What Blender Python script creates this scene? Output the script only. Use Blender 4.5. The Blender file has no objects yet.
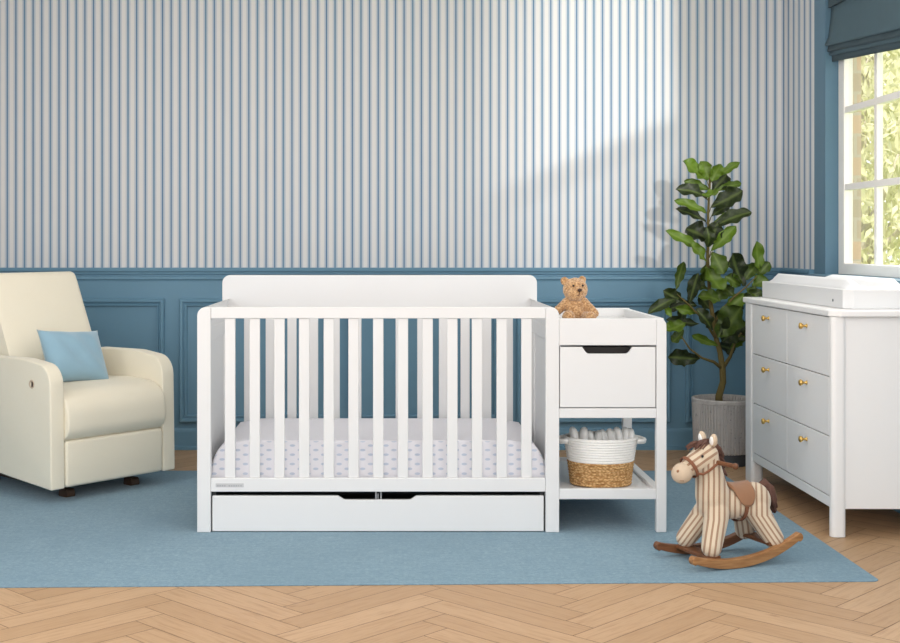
import bpy, bmesh, math, random
from mathutils import Vector, Matrix, Euler
random.seed(7)
PI = math.pi
scene = bpy.context.scene
COL = scene.collection

# ------------------------------------------------------------------ colours and materials
def lin(c):
    c = c / 255.0
    return c / 12.92 if c <= 0.04045 else ((c + 0.055) / 1.055) ** 2.4
def rgb(r, g, b): return (lin(r), lin(g), lin(b), 1.0)

class NT:
    def __init__(self, m):
        m.use_nodes = True
        self.t = m.node_tree; self.n = self.t.nodes; self.l = self.t.links
        self.n.clear()
        self.out = self.n.new('ShaderNodeOutputMaterial')
    def add(self, typ, **kw):
        nd = self.n.new(typ)
        for k, v in kw.items():
            if k == 'inp':
                for a, b in v.items(): nd.inputs[a].default_value = b
            else: setattr(nd, k, v)
        return nd
    def link(self, a, b): self.l.new(a, b)
    def math(self, op, a, b=None, c=None, clamp=False):
        nd = self.n.new('ShaderNodeMath'); nd.operation = op; nd.use_clamp = clamp
        for i, v in enumerate((a, b, c)):
            if v is None: continue
            if isinstance(v, (int, float)): nd.inputs[i].default_value = v
            else: self.l.new(v, nd.inputs[i])
        return nd.outputs[0]
    def mix(self, fac, a, b, blend='MIX'):
        nd = self.n.new('ShaderNodeMix'); nd.data_type = 'RGBA'; nd.blend_type = blend
        for i, v in ((0, fac), (6, a), (7, b)):
            if isinstance(v, (int, float)): nd.inputs[i].default_value = v
            elif isinstance(v, tuple): nd.inputs[i].default_value = v
            else: self.l.new(v, nd.inputs[i])
        return nd.outputs[2]
    def smooth(self, v, a, b):
        nd = self.n.new('ShaderNodeMapRange'); nd.interpolation_type = 'SMOOTHSTEP'
        self.l.new(v, nd.inputs[0]); nd.inputs[1].default_value = a; nd.inputs[2].default_value = b
        return nd.outputs[0]
    def bsdf(self, col, rough=0.5, metal=0.0, spec=0.5, sheen=0.0, bump=None, bstr=0.3, bdist=0.002, **kw):
        b = self.n.new('ShaderNodeBsdfPrincipled')
        if isinstance(col, tuple): b.inputs['Base Color'].default_value = col
        else: self.l.new(col, b.inputs['Base Color'])
        if isinstance(rough, (int, float)): b.inputs['Roughness'].default_value = rough
        else: self.l.new(rough, b.inputs['Roughness'])
        b.inputs['Metallic'].default_value = metal
        b.inputs['Specular IOR Level'].default_value = spec
        b.inputs['Sheen Weight'].default_value = sheen
        if bump is not None:
            bp = self.n.new('ShaderNodeBump'); bp.inputs['Strength'].default_value = bstr
            bp.inputs['Distance'].default_value = bdist
            self.l.new(bump, bp.inputs['Height']); self.l.new(bp.outputs[0], b.inputs['Normal'])
        self.l.new(b.outputs[0], self.out.inputs[0])
        return b
    def coord(self, which='Object', scale=(1, 1, 1), rot=(0, 0, 0)):
        tc = self.n.new('ShaderNodeTexCoord'); mp = self.n.new('ShaderNodeMapping')
        mp.inputs['Scale'].default_value = scale; mp.inputs['Rotation'].default_value = rot
        self.l.new(tc.outputs[which], mp.inputs['Vector'])
        return mp.outputs[0]
    def noise(self, vec, scale, detail=3, rough=0.5):
        nd = self.n.new('ShaderNodeTexNoise'); nd.inputs['Scale'].default_value = scale
        nd.inputs['Detail'].default_value = detail; nd.inputs['Roughness'].default_value = rough
        self.l.new(vec, nd.inputs['Vector'])
        return nd.outputs['Fac']
    def sep(self, vec):
        nd = self.n.new('ShaderNodeSeparateXYZ'); self.l.new(vec, nd.inputs[0]); return nd.outputs

def M(name): return bpy.data.materials.new(name)

def simple(name, c, rough=0.5, metal=0.0, var=0.04, nscale=8, bscale=None, bstr=0.2, bdist=0.001, spec=0.5, sheen=0.0, stretch=(1, 1, 1)):
    m = M(name); t = NT(m)
    v = t.coord('Object', stretch)
    n = t.noise(v, nscale, 3)
    f = t.math('MULTIPLY_ADD', n, 2 * var, 1 - var)
    cc = t.mix(1.0, rgb(*c), f, 'MULTIPLY')
    bump = t.noise(v, bscale, 2) if bscale else None
    t.bsdf(cc, rough, metal, spec, sheen, bump, bstr, bdist)
    return m

MAT = {}
MAT['white'] = simple('white_lacquer', (227, 227, 227), 0.38, var=0.008, nscale=2, spec=0.4)
MAT['white_dresser'] = simple('white_dresser_lacquer', (239, 238, 237), 0.4, var=0.008, nscale=2, spec=0.4)
MAT['tray'] = simple('white_tray_lacquer', (226, 226, 226), 0.4, var=0.005)
MAT['pad'] = simple('white_pad_vinyl', (228, 228, 229), 0.45, var=0.01, nscale=5)
MAT['blue'] = simple('blue_wall_paint', (107, 146, 169), 0.5, var=0.02, nscale=2, spec=0.35)
MAT['blue_dark'] = simple('blue_paint_shaded', (96, 129, 149), 0.5, var=0.02, nscale=2, spec=0.35)  # darker copy of the wall blue, shade on the casing put into the colour
MAT['ceil'] = simple('ceiling_paint', (240, 240, 238), 0.8, var=0.01)
MAT['dark_int'] = simple('drawer_shade_colour', (58, 58, 60), 0.7, var=0.05)  # shade under the crib and inside drawers put into this dark colour
MAT['notch'] = simple('cutout_shade_colour', (48, 42, 40), 0.7, var=0.05)  # dark colour stands in for the shade behind the finger cut-out
MAT['gold'] = simple('brushed_brass', (220, 182, 106), 0.32, metal=0.85, var=0.05, nscale=30)
MAT['steel'] = simple('galvanised_steel', (170, 172, 176), 0.35, metal=0.8)
MAT['plate'] = simple('grey_name_plate', (196, 196, 197), 0.5)
MAT['darkwood'] = simple('dark_stained_foot', (70, 48, 32), 0.5, var=0.2, nscale=20)
MAT['frame_w'] = simple('white_window_paint', (252, 248, 242), 0.5, var=0.01)
MAT['cushion'] = simple('pale_blue_velvet', (142, 178, 197), 0.75, var=0.10, nscale=9, bscale=60, bstr=0.25, sheen=0.6)
MAT['shade'] = simple('slate_blue_linen', (80, 103, 113), 0.85, var=0.08, nscale=10, bscale=260, bstr=0.3, stretch=(1, 1, 0.3))
MAT['shade_d'] = simple('slate_blue_linen_shaded', (64, 82, 90), 0.85, var=0.08, nscale=10, bscale=260, bstr=0.3)  # darker copy of the linen, shadow in the folds put into the colour
MAT['cloth_roll'] = simple('soft_grey_white_cloth', (240, 239, 236), 0.9, var=0.08, nscale=40, bscale=300, bstr=0.4)
MAT['leather'] = simple('tan_suede', (150, 108, 78), 0.8, var=0.08, nscale=30, bscale=400, bstr=0.3, sheen=0.2)
MAT['strap'] = simple('brown_felt_strap', (128, 82, 58), 0.85, var=0.1, nscale=40)
MAT['mane'] = simple('dark_brown_yarn', (100, 70, 60), 0.95, var=0.3, nscale=60, bscale=180, bstr=1.0, bdist=0.004)
MAT['muzzle'] = simple('cream_plush', (204, 184, 160), 0.9, var=0.07, nscale=60, bscale=420, bstr=0.5)
MAT['eye'] = simple('black_bead', (18, 18, 24), 0.1)
MAT['nose'] = simple('dark_brown_thread', (62, 40, 30), 0.6)
MAT['pipe'] = simple('grey_piping', (120, 118, 120), 0.8)
MAT['soil'] = simple('dark_soil', (58, 46, 38), 0.95, var=0.3, nscale=60, bscale=90, bstr=1.0, bdist=0.006)
MAT['saucer'] = simple('charcoal_base', (72, 78, 84), 0.6, var=0.05)
MAT['bark'] = simple('fig_bark', (98, 86, 44), 0.85, var=0.25, nscale=40, bscale=120, bstr=0.8, bdist=0.003, stretch=(1, 1, 0.3))
MAT['tree_bark'] = simple('garden_bark', (196, 188, 172), 0.9, var=0.2, nscale=8)
MAT['lawn'] = simple('lawn_grass', (168, 184, 112), 0.95, var=0.2, nscale=3)

# cream woven chair fabric
m = MAT['cream'] = M('cream_woven_fabric'); t = NT(m)
v = t.coord('Object')
n1 = t.noise(v, 6, 3); n2 = t.noise(v, 500, 2)
cc = t.mix(t.math('MULTIPLY_ADD', n1, .5, .2), rgb(238, 230, 209), rgb(244, 237, 219))
cc = t.mix(t.math('MULTIPLY', n2, 0.22), cc, rgb(208, 199, 174))
t.bsdf(cc, 0.92, spec=0.2, sheen=0.25, bump=n2, bstr=0.35, bdist=0.001)

# wallpaper: ticking stripes across a chosen axis
def wallpaper(name, axis, phase, P=0.0477):
    m = M(name); t = NT(m)
    s = t.sep(t.coord('Object'))[axis]
    k_ = P / .0477
    ph = t.math('FRACT', t.math('DIVIDE', t.math('SUBTRACT', s, phase - P / 2), P))
    d = t.math('MULTIPLY', t.math('ABSOLUTE', t.math('SUBTRACT', ph, 0.5)), .0477)       # metres from a line
    base = t.mix(t.smooth(d, 0.0065, 0.0135), rgb(184, 195, 206), rgb(227, 225, 222))
    # a faint hairline either side, off centre
    d2 = t.math('ABSOLUTE', t.math('SUBTRACT', d, 0.0125))
    base = t.mix(t.math('MULTIPLY', t.math('SUBTRACT', 1.0, t.smooth(d2, 0.0006, 0.0018)), 0.40), base, rgb(160, 176, 198))
    # every third line is a little broader and paler
    k = t.math('FRACT', t.math('DIVIDE', t.math('SUBTRACT', s, phase - P / 2), P * 3))
    wide = t.math('LESS_THAN', k, 0.3333)
    edge = t.math('MULTIPLY_ADD', wide, 0.0010, 0.0037)
    line = t.math('SUBTRACT', 1.0, t.smooth(t.math('DIVIDE', d, edge), 0.55, 1.15))
    lc = t.mix(wide, rgb(84, 122, 156), rgb(108, 142, 168))
    col = t.mix(line, base, lc)
    n = t.noise(t.coord('Object', (1, 1, 0.25)), 180, 2)
    col = t.mix(t.math('MULTIPLY', n, 0.10), col, rgb(180, 186, 196))
    t.bsdf(col, 0.8, spec=0.2)
    return m
MAT['paper_x'] = wallpaper('striped_wallpaper_back', 0, 0.4174)
MAT['paper_y'] = wallpaper('striped_wallpaper_side', 1, 0.02, .089)

# herringbone oak: plank UV carries the grain, colour attribute the tone of each board
m = MAT['oak'] = M('herringbone_oak'); t = NT(m)
at = t.add('ShaderNodeVertexColor', layer_name='tone')
ts = t.add('ShaderNodeSeparateColor'); t.link(at.outputs[0], ts.inputs[0])
uv = t.coord('UV', (1.0, 1.0, 1.0))
st = t.coord('UV', (1.3, 16.0, 1.0)); st2 = t.coord('UV', (2.5, 60.0, 1.0))
g1 = t.noise(st, 4.0, 5, 0.6); g2 = t.noise(st2, 4.0, 3, 0.6); g3 = t.noise(t.coord('UV', (1, 3, 1)), 5.0, 2)
cc = t.mix(ts.outputs[0], rgb(181, 147, 112), rgb(195, 161, 126))
cc = t.mix(t.math('MULTIPLY', t.smooth(g1, 0.45, 0.75), 0.5), cc, rgb(158, 122, 88))
cc = t.mix(t.math('MULTIPLY', t.smooth(g2, 0.5, 0.8), 0.5), cc, rgb(146, 108, 72))
knot = t.math('MULTIPLY', t.smooth(g3, 0.70, 0.82), 0.6)
cc = t.mix(knot, cc, rgb(128, 88, 60))
cc = t.mix(ts.outputs[1], cc, rgb(96, 70, 50))
t.bsdf(cc, 0.5, spec=0.35, bump=g2, bstr=0.08, bdist=0.001)

# rug
m = MAT['rug'] = M('blue_woven_rug'); t = NT(m)
a = t.noise(t.coord('Object', (1.2, 6, 1)), 9, 4, 0.65); b = t.noise(t.coord('Object', (8, 1.4, 1)), 9, 4, 0.65)
c = t.noise(t.coord('Object', (12, 70, 1)), 5, 3); e = t.noise(t.coord('Object', (70, 12, 1)), 5, 3)
big = t.noise(t.coord('Object'), 1.6, 3)
cc = t.mix(t.smooth(a, .3, .7), rgb(101, 135, 154), rgb(119, 150, 167))
cc = t.mix(t.math('MULTIPLY', t.smooth(b, .35, .75), .6), cc, rgb(97, 130, 149))
cc = t.mix(t.math('MULTIPLY', t.smooth(c, .45, .75), .8), cc, rgb(150, 176, 188))
cc = t.mix(t.math('MULTIPLY', t.smooth(e, .5, .8), .6), cc, rgb(78, 112, 132))
cc = t.mix(t.math('MULTIPLY', t.smooth(big, .4, .7), .3), cc, rgb(94, 127, 146))
t.bsdf(cc, 0.95, spec=0.1, sheen=0.2, bump=c, bstr=0.4, bdist=0.002)

# crib sheet with small blue motifs
m = MAT['sheet'] = M('printed_cotton_sheet'); t = NT(m)
X, Y, Z = t.sep(t.coord('Object'))
vv = t.math('ADD', Z, Y)
def blobs(offu, offv, pu, pv, rx, ry):
    fu = t.math('SUBTRACT', t.math('FRACT', t.math('ADD', t.math('DIVIDE', X, pu), offu)), .5)
    fv = t.math('SUBTRACT', t.math('FRACT', t.math('ADD', t.math('DIVIDE', vv, pv), offv)), .5)
    du = t.math('POWER', t.math('ABSOLUTE', t.math('MULTIPLY', fu, pu / rx)), 2.0)
    dv = t.math('POWER', t.math('ABSOLUTE', t.math('MULTIPLY', fv, pv / ry)), 2.0)
    return t.math('SUBTRACT', 1.0, t.smooth(t.math('ADD', du, dv), 0.5, 1.2))
mask = t.math('MAXIMUM', blobs(0, 0, .062, .040, .0115, .0058), blobs(.5, .5, .062, .040, .0115, .0058))
gn = t.add('ShaderNodeNewGeometry'); nz_ = t.sep(gn.outputs['Normal'])[2]
side = t.math('SUBTRACT', 1.0, t.smooth(nz_, .4, .8))
mask = t.math('MULTIPLY', mask, side)
tick = t.math('MULTIPLY', t.math('SUBTRACT', 1.0, side), t.smooth(t.math('ABSOLUTE', t.math('SUBTRACT', t.math('FRACT', t.math('DIVIDE', Y, .024)), .5)), .30, .44))
cc = t.mix(t.math('MULTIPLY', mask, .5), rgb(232, 231, 237), rgb(146, 172, 202))
cc = t.mix(t.math('MULTIPLY', tick, .3), cc, rgb(170, 172, 190))
nn = t.noise(t.coord('Object', (1, 1, 1)), 14, 3)
t.bsdf(cc, 0.9, spec=0.15, bump=nn, bstr=0.5, bdist=0.006)

# striped plush of the horse
m = MAT['horse'] = M('striped_plush'); t = NT(m)
X, Y, Z = t.sep(t.coord('Object'))
low = t.math('MINIMUM', t.math('SUBTRACT', Z, .165), 0.0)
sgx = t.math('SIGN', t.math('ADD', X, .025)); sgy = t.math('SIGN', Y)
Xl = t.math('ADD', X, t.math('MULTIPLY', t.math('MULTIPLY', sgx, .50), low))
Yl = t.math('ADD', Y, t.math('MULTIPLY', t.math('MULTIPLY', sgy, .46), low))
sb = t.math('SUBTRACT', Xl, t.math('MULTIPLY', Yl, 0.7))
sh = t.math('ADD', t.math('MULTIPLY', Y, -.5), t.math('ADD', t.math('MULTIPLY', X, .42), t.math('MULTIPLY', Z, .8)))
hsel = t.math('GREATER_THAN', t.math('ADD', t.math('MULTIPLY', Z, .8), t.math('MULTIPLY', X, .6)), .347)
s = t.math('ADD', t.math('MULTIPLY', sh, hsel), t.math('MULTIPLY', sb, t.math('SUBTRACT', 1.0, hsel)))
wob = t.noise(t.coord('Object'), 9, 2)
s = t.math('ADD', s, t.math('MULTIPLY', wob, 0.006))
f = t.math('ABSOLUTE', t.math('SUBTRACT', t.math('FRACT', t.math('DIVIDE', s, 0.0225)), .5))
band = t.math('SUBTRACT', 1.0, t.smooth(f, 0.155, 0.225))
cc = t.mix(band, rgb(211, 194, 170), rgb(150, 114, 88))
fz = t.noise(t.coord('Object'), 320, 2)
cc = t.mix(t.math('MULTIPLY', fz, .25), cc, rgb(228, 214, 194))
t.bsdf(cc, 0.95, spec=0.1, sheen=0.3, bump=fz, bstr=0.5, bdist=0.002)

# warm wood of the rockers
def wood(name, c1, c2, sc=(3, 40, 40)):
    m = M(name); t = NT(m)
    g = t.noise(t.coord('Object', sc), 3.0, 4, .6)
    cc = t.mix(t.smooth(g, .3, .7), rgb(*c1), rgb(*c2))
    t.bsdf(cc, 0.45, spec=0.4)
    return m
MAT['rocker'] = wood('honey_brown_wood', (176, 128, 82), (146, 100, 60))
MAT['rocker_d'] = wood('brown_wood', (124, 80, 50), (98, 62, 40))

# teddy plush
m = MAT['teddy'] = M('curly_brown_plush'); t = NT(m)
v = t.coord('Object'); n = t.noise(v, 130, 3, .65); n2 = t.noise(v, 50, 2)
cc = t.mix(t.smooth(n, .38, .66), rgb(168, 124, 82), rgb(222, 182, 136))
t.bsdf(cc, 1.0, spec=0.05, sheen=0.5, bump=n, bstr=1.0, bdist=0.006)

# basket
m = MAT['rope'] = M('white_cotton_rope'); t = NT(m)
n = t.noise(t.coord('Object', (1, 1, 1)), 160, 2)
cc = t.mix(n, rgb(236, 234, 229), rgb(250, 249, 246)); t.bsdf(cc, .9, spec=.15, bump=n, bstr=.5, bdist=.002)
m = MAT['jute'] = M('braided_jute'); t = NT(m)
w = t.add('ShaderNodeTexVoronoi', inp={'Scale': 85.0}); t.link(t.coord('Object', (1, 1, 1.9)), w.inputs['Vector'])
n = t.noise(t.coord('Object', (1, 1, 3)), 60, 3)
cc = t.mix(t.smooth(w.outputs['Distance'], .15, .75), rgb(230, 194, 142), rgb(164, 122, 76))
cc = t.mix(t.math('MULTIPLY', n, .4), cc, rgb(196, 150, 96))
t.bsdf(cc, .9, spec=.15, bump=w.outputs['Distance'], bstr=.8, bdist=-.004)

# concrete pot (ribs are in the mesh)
m = MAT['pot'] = M('pale_cement'); t = NT(m)
n = t.noise(t.coord('Object', (1, 1, .3)), 30, 4); n2 = t.noise(t.coord('Object'), 90, 2)
cc = t.mix(n, rgb(164, 160, 157), rgb(206, 202, 198)); cc = t.mix(t.math('MULTIPLY', t.smooth(n2, .62, .72), .6), cc, rgb(120, 116, 112))
t.bsdf(cc, .85, spec=.2, bump=n2, bstr=.4, bdist=.002)

# leaves: tone attribute puts lit (bright) or shadowed (dark) green into the colour
def leafmat(name, dark, bright, vein):
    m = M(name); t = NT(m)
    at = t.add('ShaderNodeVertexColor', layer_name='tone'); sp = t.add('ShaderNodeSeparateColor'); t.link(at.outputs[0], sp.inputs[0])
    n = t.noise(t.coord('Object'), 40, 3)
    cc = t.mix(sp.outputs[0], rgb(*dark), rgb(*bright))
    cc = t.mix(t.math('MULTIPLY', n, .35), cc, rgb(*[int(x * .6) for x in dark]))
    cc = t.mix(t.math('MULTIPLY', sp.outputs[1], .55), cc, rgb(*vein))
    t.bsdf(cc, .42, spec=.35)
    return m
MAT['leaf'] = leafmat('fig_leaf', (28, 36, 20), (100, 130, 30), (136, 156, 78))
def garden(name, a, b):
    m = M(name); t = NT(m)
    n = t.noise(t.coord('Object'), 2.2, 3)
    cc = t.mix(t.smooth(n, .3, .7), rgb(*a), rgb(*b)); bs = t.bsdf(cc, .8, spec=.2)
    tl2 = t.add('ShaderNodeBsdfTranslucent'); t.link(cc, tl2.inputs[0]); mx2 = t.add('ShaderNodeMixShader', inp={0: .45})
    t.link(bs.outputs[0], mx2.inputs[1]); t.link(tl2.outputs[0], mx2.inputs[2]); t.link(mx2.outputs[0], t.out.inputs[0])
    return m
MAT['garden_a'] = garden('olive_garden_leaves', (206, 208, 164), (240, 236, 212))
MAT['garden_b'] = garden('yellow_garden_leaves', (224, 222, 180), (248, 244, 228))

# bricks of the outer wall
m = MAT['brick'] = M('tan_brick'); t = NT(m)
X, Y, Z = t.sep(t.coord('Object'))
cm = t.add('ShaderNodeCombineXYZ'); t.link(t.math('ADD', X, Y), cm.inputs[0]); t.link(Z, cm.inputs[1])
br = t.add('ShaderNodeTexBrick', inp={'Scale': 1.0, 'Color1': rgb(216, 190, 166), 'Color2': rgb(196, 182, 164), 'Mortar': rgb(206, 196, 182),
    'Mortar Size': .008, 'Brick Width': .21, 'Row Height': .105})
t.link(cm.outputs[0], br.inputs['Vector']); t.bsdf(br.outputs[0], .9, spec=.2)

# window glass
m = MAT['glass'] = M('clear_window_glass'); t = NT(m)
tr = t.add('ShaderNodeBsdfTransparent', inp={0: (.97, .98, .97, 1)}); gl = t.add('ShaderNodeBsdfGlossy', inp={'Roughness': .02})
mx = t.add('ShaderNodeMixShader', inp={0: .06}); t.link(tr.outputs[0], mx.inputs[1]); t.link(gl.outputs[0], mx.inputs[2]); t.link(mx.outputs[0], t.out.inputs[0])

# ------------------------------------------------------------------ mesh helpers
def box(bm, x0, x1, y0, y1, z0, z1):
    vs = [bm.verts.new((x, y, z)) for x in (x0, x1) for y in (y0, y1) for z in (z0, z1)]
    fs = []
    for q in ((0, 1, 3, 2), (4, 6, 7, 5), (0, 4, 5, 1), (2, 3, 7, 6), (0, 2, 6, 4), (1, 5, 7, 3)):
        fs.append(bm.faces.new([vs[i] for i in q]))
    return fs
def prism(bm, pts, lo, hi, axis='y'):
    """closed polygon extruded along an axis; pts are the two other coordinates in order (x,z), (y,z) or (x,y)"""
    def V(p, h):
        return {'y': (p[0], h, p[1]), 'x': (h, p[0], p[1]), 'z': (p[0], p[1], h)}[axis]
    a = [bm.verts.new(V(p, lo)) for p in pts]; b = [bm.verts.new(V(p, hi)) for p in pts]
    bm.faces.new(a); bm.faces.new(list(reversed(b)))
    n = len(pts)
    for i in range(n): bm.faces.new((a[i], b[i], b[(i + 1) % n], a[(i + 1) % n]))
    bmesh.ops.recalc_face_normals(bm, faces=bm.faces)
def rpoly(corners, seg=6):
    """polygon with per-corner rounding: corners = [(x, y, r), ...]"""
    out = []; n = len(corners)
    for i, (x, y, r) in enumerate(corners):
        p = Vector((x, y))
        if r <= 0: out.append((x, y)); continue
        a = (Vector(corners[i - 1][:2]) - p).normalized(); b = (Vector(corners[(i + 1) % n][:2]) - p).normalized()
        ang = a.angle(b); d = r / math.tan(ang / 2)
        s = p + a * d; e = p + b * d; c = p + (a + b).normalized() * (r / math.sin(ang / 2))
        a0 = math.atan2(s.y - c.y, s.x - c.x); a1 = math.atan2(e.y - c.y, e.x - c.x)
        da = (a1 - a0 + PI) % (2 * PI) - PI
        for k in range(seg + 1):
            th = a0 + da * k / seg; out.append((c.x + r * math.cos(th), c.y + r * math.sin(th)))
    return out
def ellipsoid(bm, c, r, rot=None, seg=20, rings=12):
    mt = Matrix.Translation(c)
    if rot: mt = mt @ Euler(rot).to_matrix().to_4x4()
    mt = mt @ Matrix.Diagonal((r[0], r[1], r[2], 1))
    bmesh.ops.create_uvsphere(bm, u_segments=seg, v_segments=rings, radius=1, matrix=mt)
def tube(bm, pts, rad, seg=12, caps=True, flat=1.0):
    """swept round tube through points; rad a number or one per point"""
    pts = [Vector(p) for p in pts]; n = len(pts)
    if isinstance(rad, (int, float)): rad = [rad] * n
    rings = []; up = None
    for i, p in enumerate(pts):
        d = (pts[min(i + 1, n - 1)] - pts[max(i - 1, 0)]).normalized()
        if up is None:
            up = Vector((0, 0, 1)) if abs(d.z) < .9 else Vector((1, 0, 0))
        u = (up - d * up.dot(d)).normalized(); w = d.cross(u); up = u
        rings.append([bm.verts.new(p + (u * math.cos(2 * PI * k / seg) + w * math.sin(2 * PI * k / seg) * flat) * rad[i]) for k in range(seg)])
    for i in range(n - 1):
        for k in range(seg):
            bm.faces.new((rings[i][k], rings[i][(k + 1) % seg], rings[i + 1][(k + 1) % seg], rings[i + 1][k]))
    if caps:
        bm.faces.new(list(reversed(rings[0]))); bm.faces.new(rings[-1])
def capsule(bm, a, b, ra, rb, seg=16):
    a = Vector(a); b = Vector(b); d = (b - a).normalized(); L = (b - a).length
    pts = []; rr = []
    for k in range(6):
        th = PI / 2 * (k + .15) / 6; pts.append(a - d * ra * math.cos(th)); rr.append(ra * math.sin(th))
    for k in range(5):
        f = k / 4; pts.append(a + d * L * f); rr.append(ra + (rb - ra) * f)
    for k in range(1, 6):
        th = PI / 2 * (1 - (k - .15 + .15) / 6.2); pts.append(b + d * rb * math.cos(th)); rr.append(rb * math.sin(th))
    tube(bm, pts, rr, seg)
def lathe(bm, prof, seg=48, sx=1.0, sy=1.0, c=(0, 0, 0), closed_bottom=True, radial=None):
    rings = []
    for (r, z) in prof:
        ring = []
        for k in range(seg):
            th = 2 * PI * k / seg; q = r + (radial(th, r, z) if radial else 0)
            ring.append(bm.verts.new((c[0] + q * math.cos(th) * sx, c[1] + q * math.sin(th) * sy, c[2] + z)))
        rings.append(ring)
    for i in range(len(rings) - 1):
        for k in range(seg):
            bm.faces.new((rings[i][k], rings[i][(k + 1) % seg], rings[i + 1][(k + 1) % seg], rings[i + 1][k]))
    if closed_bottom: bm.faces.new(list(reversed(rings[0])))
def obj(name, bm, mat, parent=None, bevel=0.0, seg=2, smooth=False, origin=None, remesh=0, subsurf=0, angle=40, ssmooth=0):
    if origin is not None: bmesh.ops.translate(bm, verts=bm.verts, vec=-Vector(origin))
    me = bpy.data.meshes.new(name); bm.normal_update(); bm.to_mesh(me); bm.free()
    o = bpy.data.objects.new(name, me); COL.objects.link(o)
    me.materials.append(mat if not isinstance(mat, str) else MAT[mat])
    if parent is not None: o.parent = parent
    elif origin is not None: o.location = origin
    if smooth: me.polygons.foreach_set('use_smooth', [True] * len(me.polygons))
    if remesh:
        r = o.modifiers.new('remesh', 'REMESH'); r.mode = 'VOXEL'; r.voxel_size = remesh; r.use_smooth_shade = True
        if ssmooth:
            s = o.modifiers.new('smooth', 'SMOOTH'); s.iterations = ssmooth; s.factor = .5
    if bevel:
        b = o.modifiers.new('bevel', 'BEVEL'); b.width = bevel; b.segments = seg; b.limit_method = 'ANGLE'; b.angle_limit = math.radians(angle)
        if smooth: b.harden_normals = False
    if subsurf:
        s = o.modifiers.new('sub', 'SUBSURF'); s.levels = subsurf; s.render_levels = subsurf
    return o
def B(*boxes):
    bm = bmesh.new()
    for b in boxes: box(bm, *b)
    return bm
def thing(name, label, cat, loc=(0, 0, 0), rotz=0.0, group=None):
    o = bpy.data.objects.new(name, None); COL.objects.link(o); o.location = loc; o.rotation_euler = (0, 0, rotz)
    o.empty_display_size = .1
    o['label'] = label; o['category'] = cat
    if group: o['group'] = group
    return o
def tag(o, label, cat, group=None):
    o['label'] = label; o['category'] = cat
    if group: o['group'] = group
    return o
def struct(o): o['kind'] = 'structure'; return o

F = 1257.0; CH = 1.14; VX = 389.0; VY = 243.0
def P(px, py, Y): return Vector(((px - VX) * Y / F, Y, CH - (py - VY) * Y / F))

# ------------------------------------------------------------------ camera
cd = bpy.data.cameras.new('camera'); cam = bpy.data.objects.new('camera', cd); COL.objects.link(cam)
cam.location = (0, 0, CH); cam.rotation_euler = (PI / 2, 0, 0)
cd.sensor_width = 36; cd.lens = F / 900 * 36; cd.shift_x = (450 - VX) / 900; cd.shift_y = -(321.5 - VY) / 900
cd.clip_start = .05; cd.clip_end = 200
scene.camera = cam

# ------------------------------------------------------------------ the room
WY = 6.95; WX = 2.184; LX = -2.75; Y0 = 0.0 - 0.6; CZ = 2.75
# floor
W = .102; n = 6; L = n * W
bm = bmesh.new(); uvl = bm.loops.layers.uv.new('UVMap'); tl = bm.loops.layers.float_color.new('tone')
c45 = math.cos(PI / 4)
def floor_plank(x0, x1, y0, y1, horiz):
    g = .0012
    q = [(x0 + g, y0 + g), (x1 - g, y0 + g), (x1 - g, y1 - g), (x0 + g, y1 - g)]
    pts = [((x - y) * c45 - .26, (x + y) * c45 + 3.0) for x, y in q]
    if all(p[0] < LX or p[0] > WX for p in pts) or all(p[1] < Y0 or p[1] > WY for p in pts): return
    if max(p[0] for p in pts) < LX or min(p[0] for p in pts) > WX: return
    f = bm.faces.new([bm.verts.new((p[0], p[1], 0)) for p in pts])
    tone = random.random(); ox = random.random() * 40; oy = random.random() * 40
    for lp, (x, y) in zip(f.loops, q):
        u, v = (x - x0, y - y0) if horiz else (y - y0, x - x0)
        lp[uvl].uv = (u + ox, v + oy); lp[tl] = (tone, 0, 0, 1)
for i in range(-60, 70):
    for j in range(-9, 10):
        ox = i * W + j * n * W; oy = i * W - j * n * W
        floor_plank(ox, ox + L, oy, oy + W, True)
        floor_plank(ox, ox + W, oy + W, oy + W + L, False)
for co, no in (((LX, 0, 0), (-1, 0, 0)), ((WX, 0, 0), (1, 0, 0)), ((0, Y0, 0), (0, -1, 0)), ((0, WY, 0), (0, 1, 0))):
    bmesh.ops.bisect_plane(bm, geom=bm.verts[:] + bm.edges[:] + bm.faces[:], plane_co=co, plane_no=no, clear_outer=True)
fs = box(bm, LX, WX, Y0, WY, -.06, -.0012)
for f in fs:
    for lp in f.loops: lp[tl] = (.2, 1, 0, 1)
bm.normal_update()
for f in bm.faces:
    if f.normal.z < 0 and f.calc_center_median().z > -.0005: f.normal_flip()
struct(obj('floor', bm, 'oak'))

wb = struct(obj('wall_back', B((LX - .12, WX + .14, WY, WY + .12, -.06, CZ)), 'paper_x'))
struct(obj('wall_left', B((LX - .12, LX, Y0, WY, -.06, CZ)), 'paper_y'))
struct(obj('ceiling', B((LX - .12, WX + .14, Y0, WY + .12, CZ, CZ + .1)), 'ceil'))
# right wall with window opening
OY0, OY1, OZ0, OZ1 = 4.58, 6.28, .985, 2.36
WT = .10
wr = struct(obj('wall_right', B((WX, WX + WT, Y0, OY0, -.06, CZ), (WX, WX + WT, OY1, WY, -.06, CZ),
    (WX, WX + WT, OY0, OY1, -.06, OZ0 - .03), (WX, WX + WT, OY0, OY1, OZ1, CZ)), 'paper_y'))
obj('brick_facing', B((WX + WT, WX + WT + .075, Y0, OY0 - .02, -.3, CZ), (WX + WT, WX + WT + .075, OY1, WY + .12, -.3, CZ),
    (WX + WT, WX + WT + .075, OY0 - .02, OY1, -.3, OZ0 - .03), (WX + WT, WX + WT + .075, OY0 - .02, OY1, OZ1, CZ)), 'brick', wr)

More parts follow.
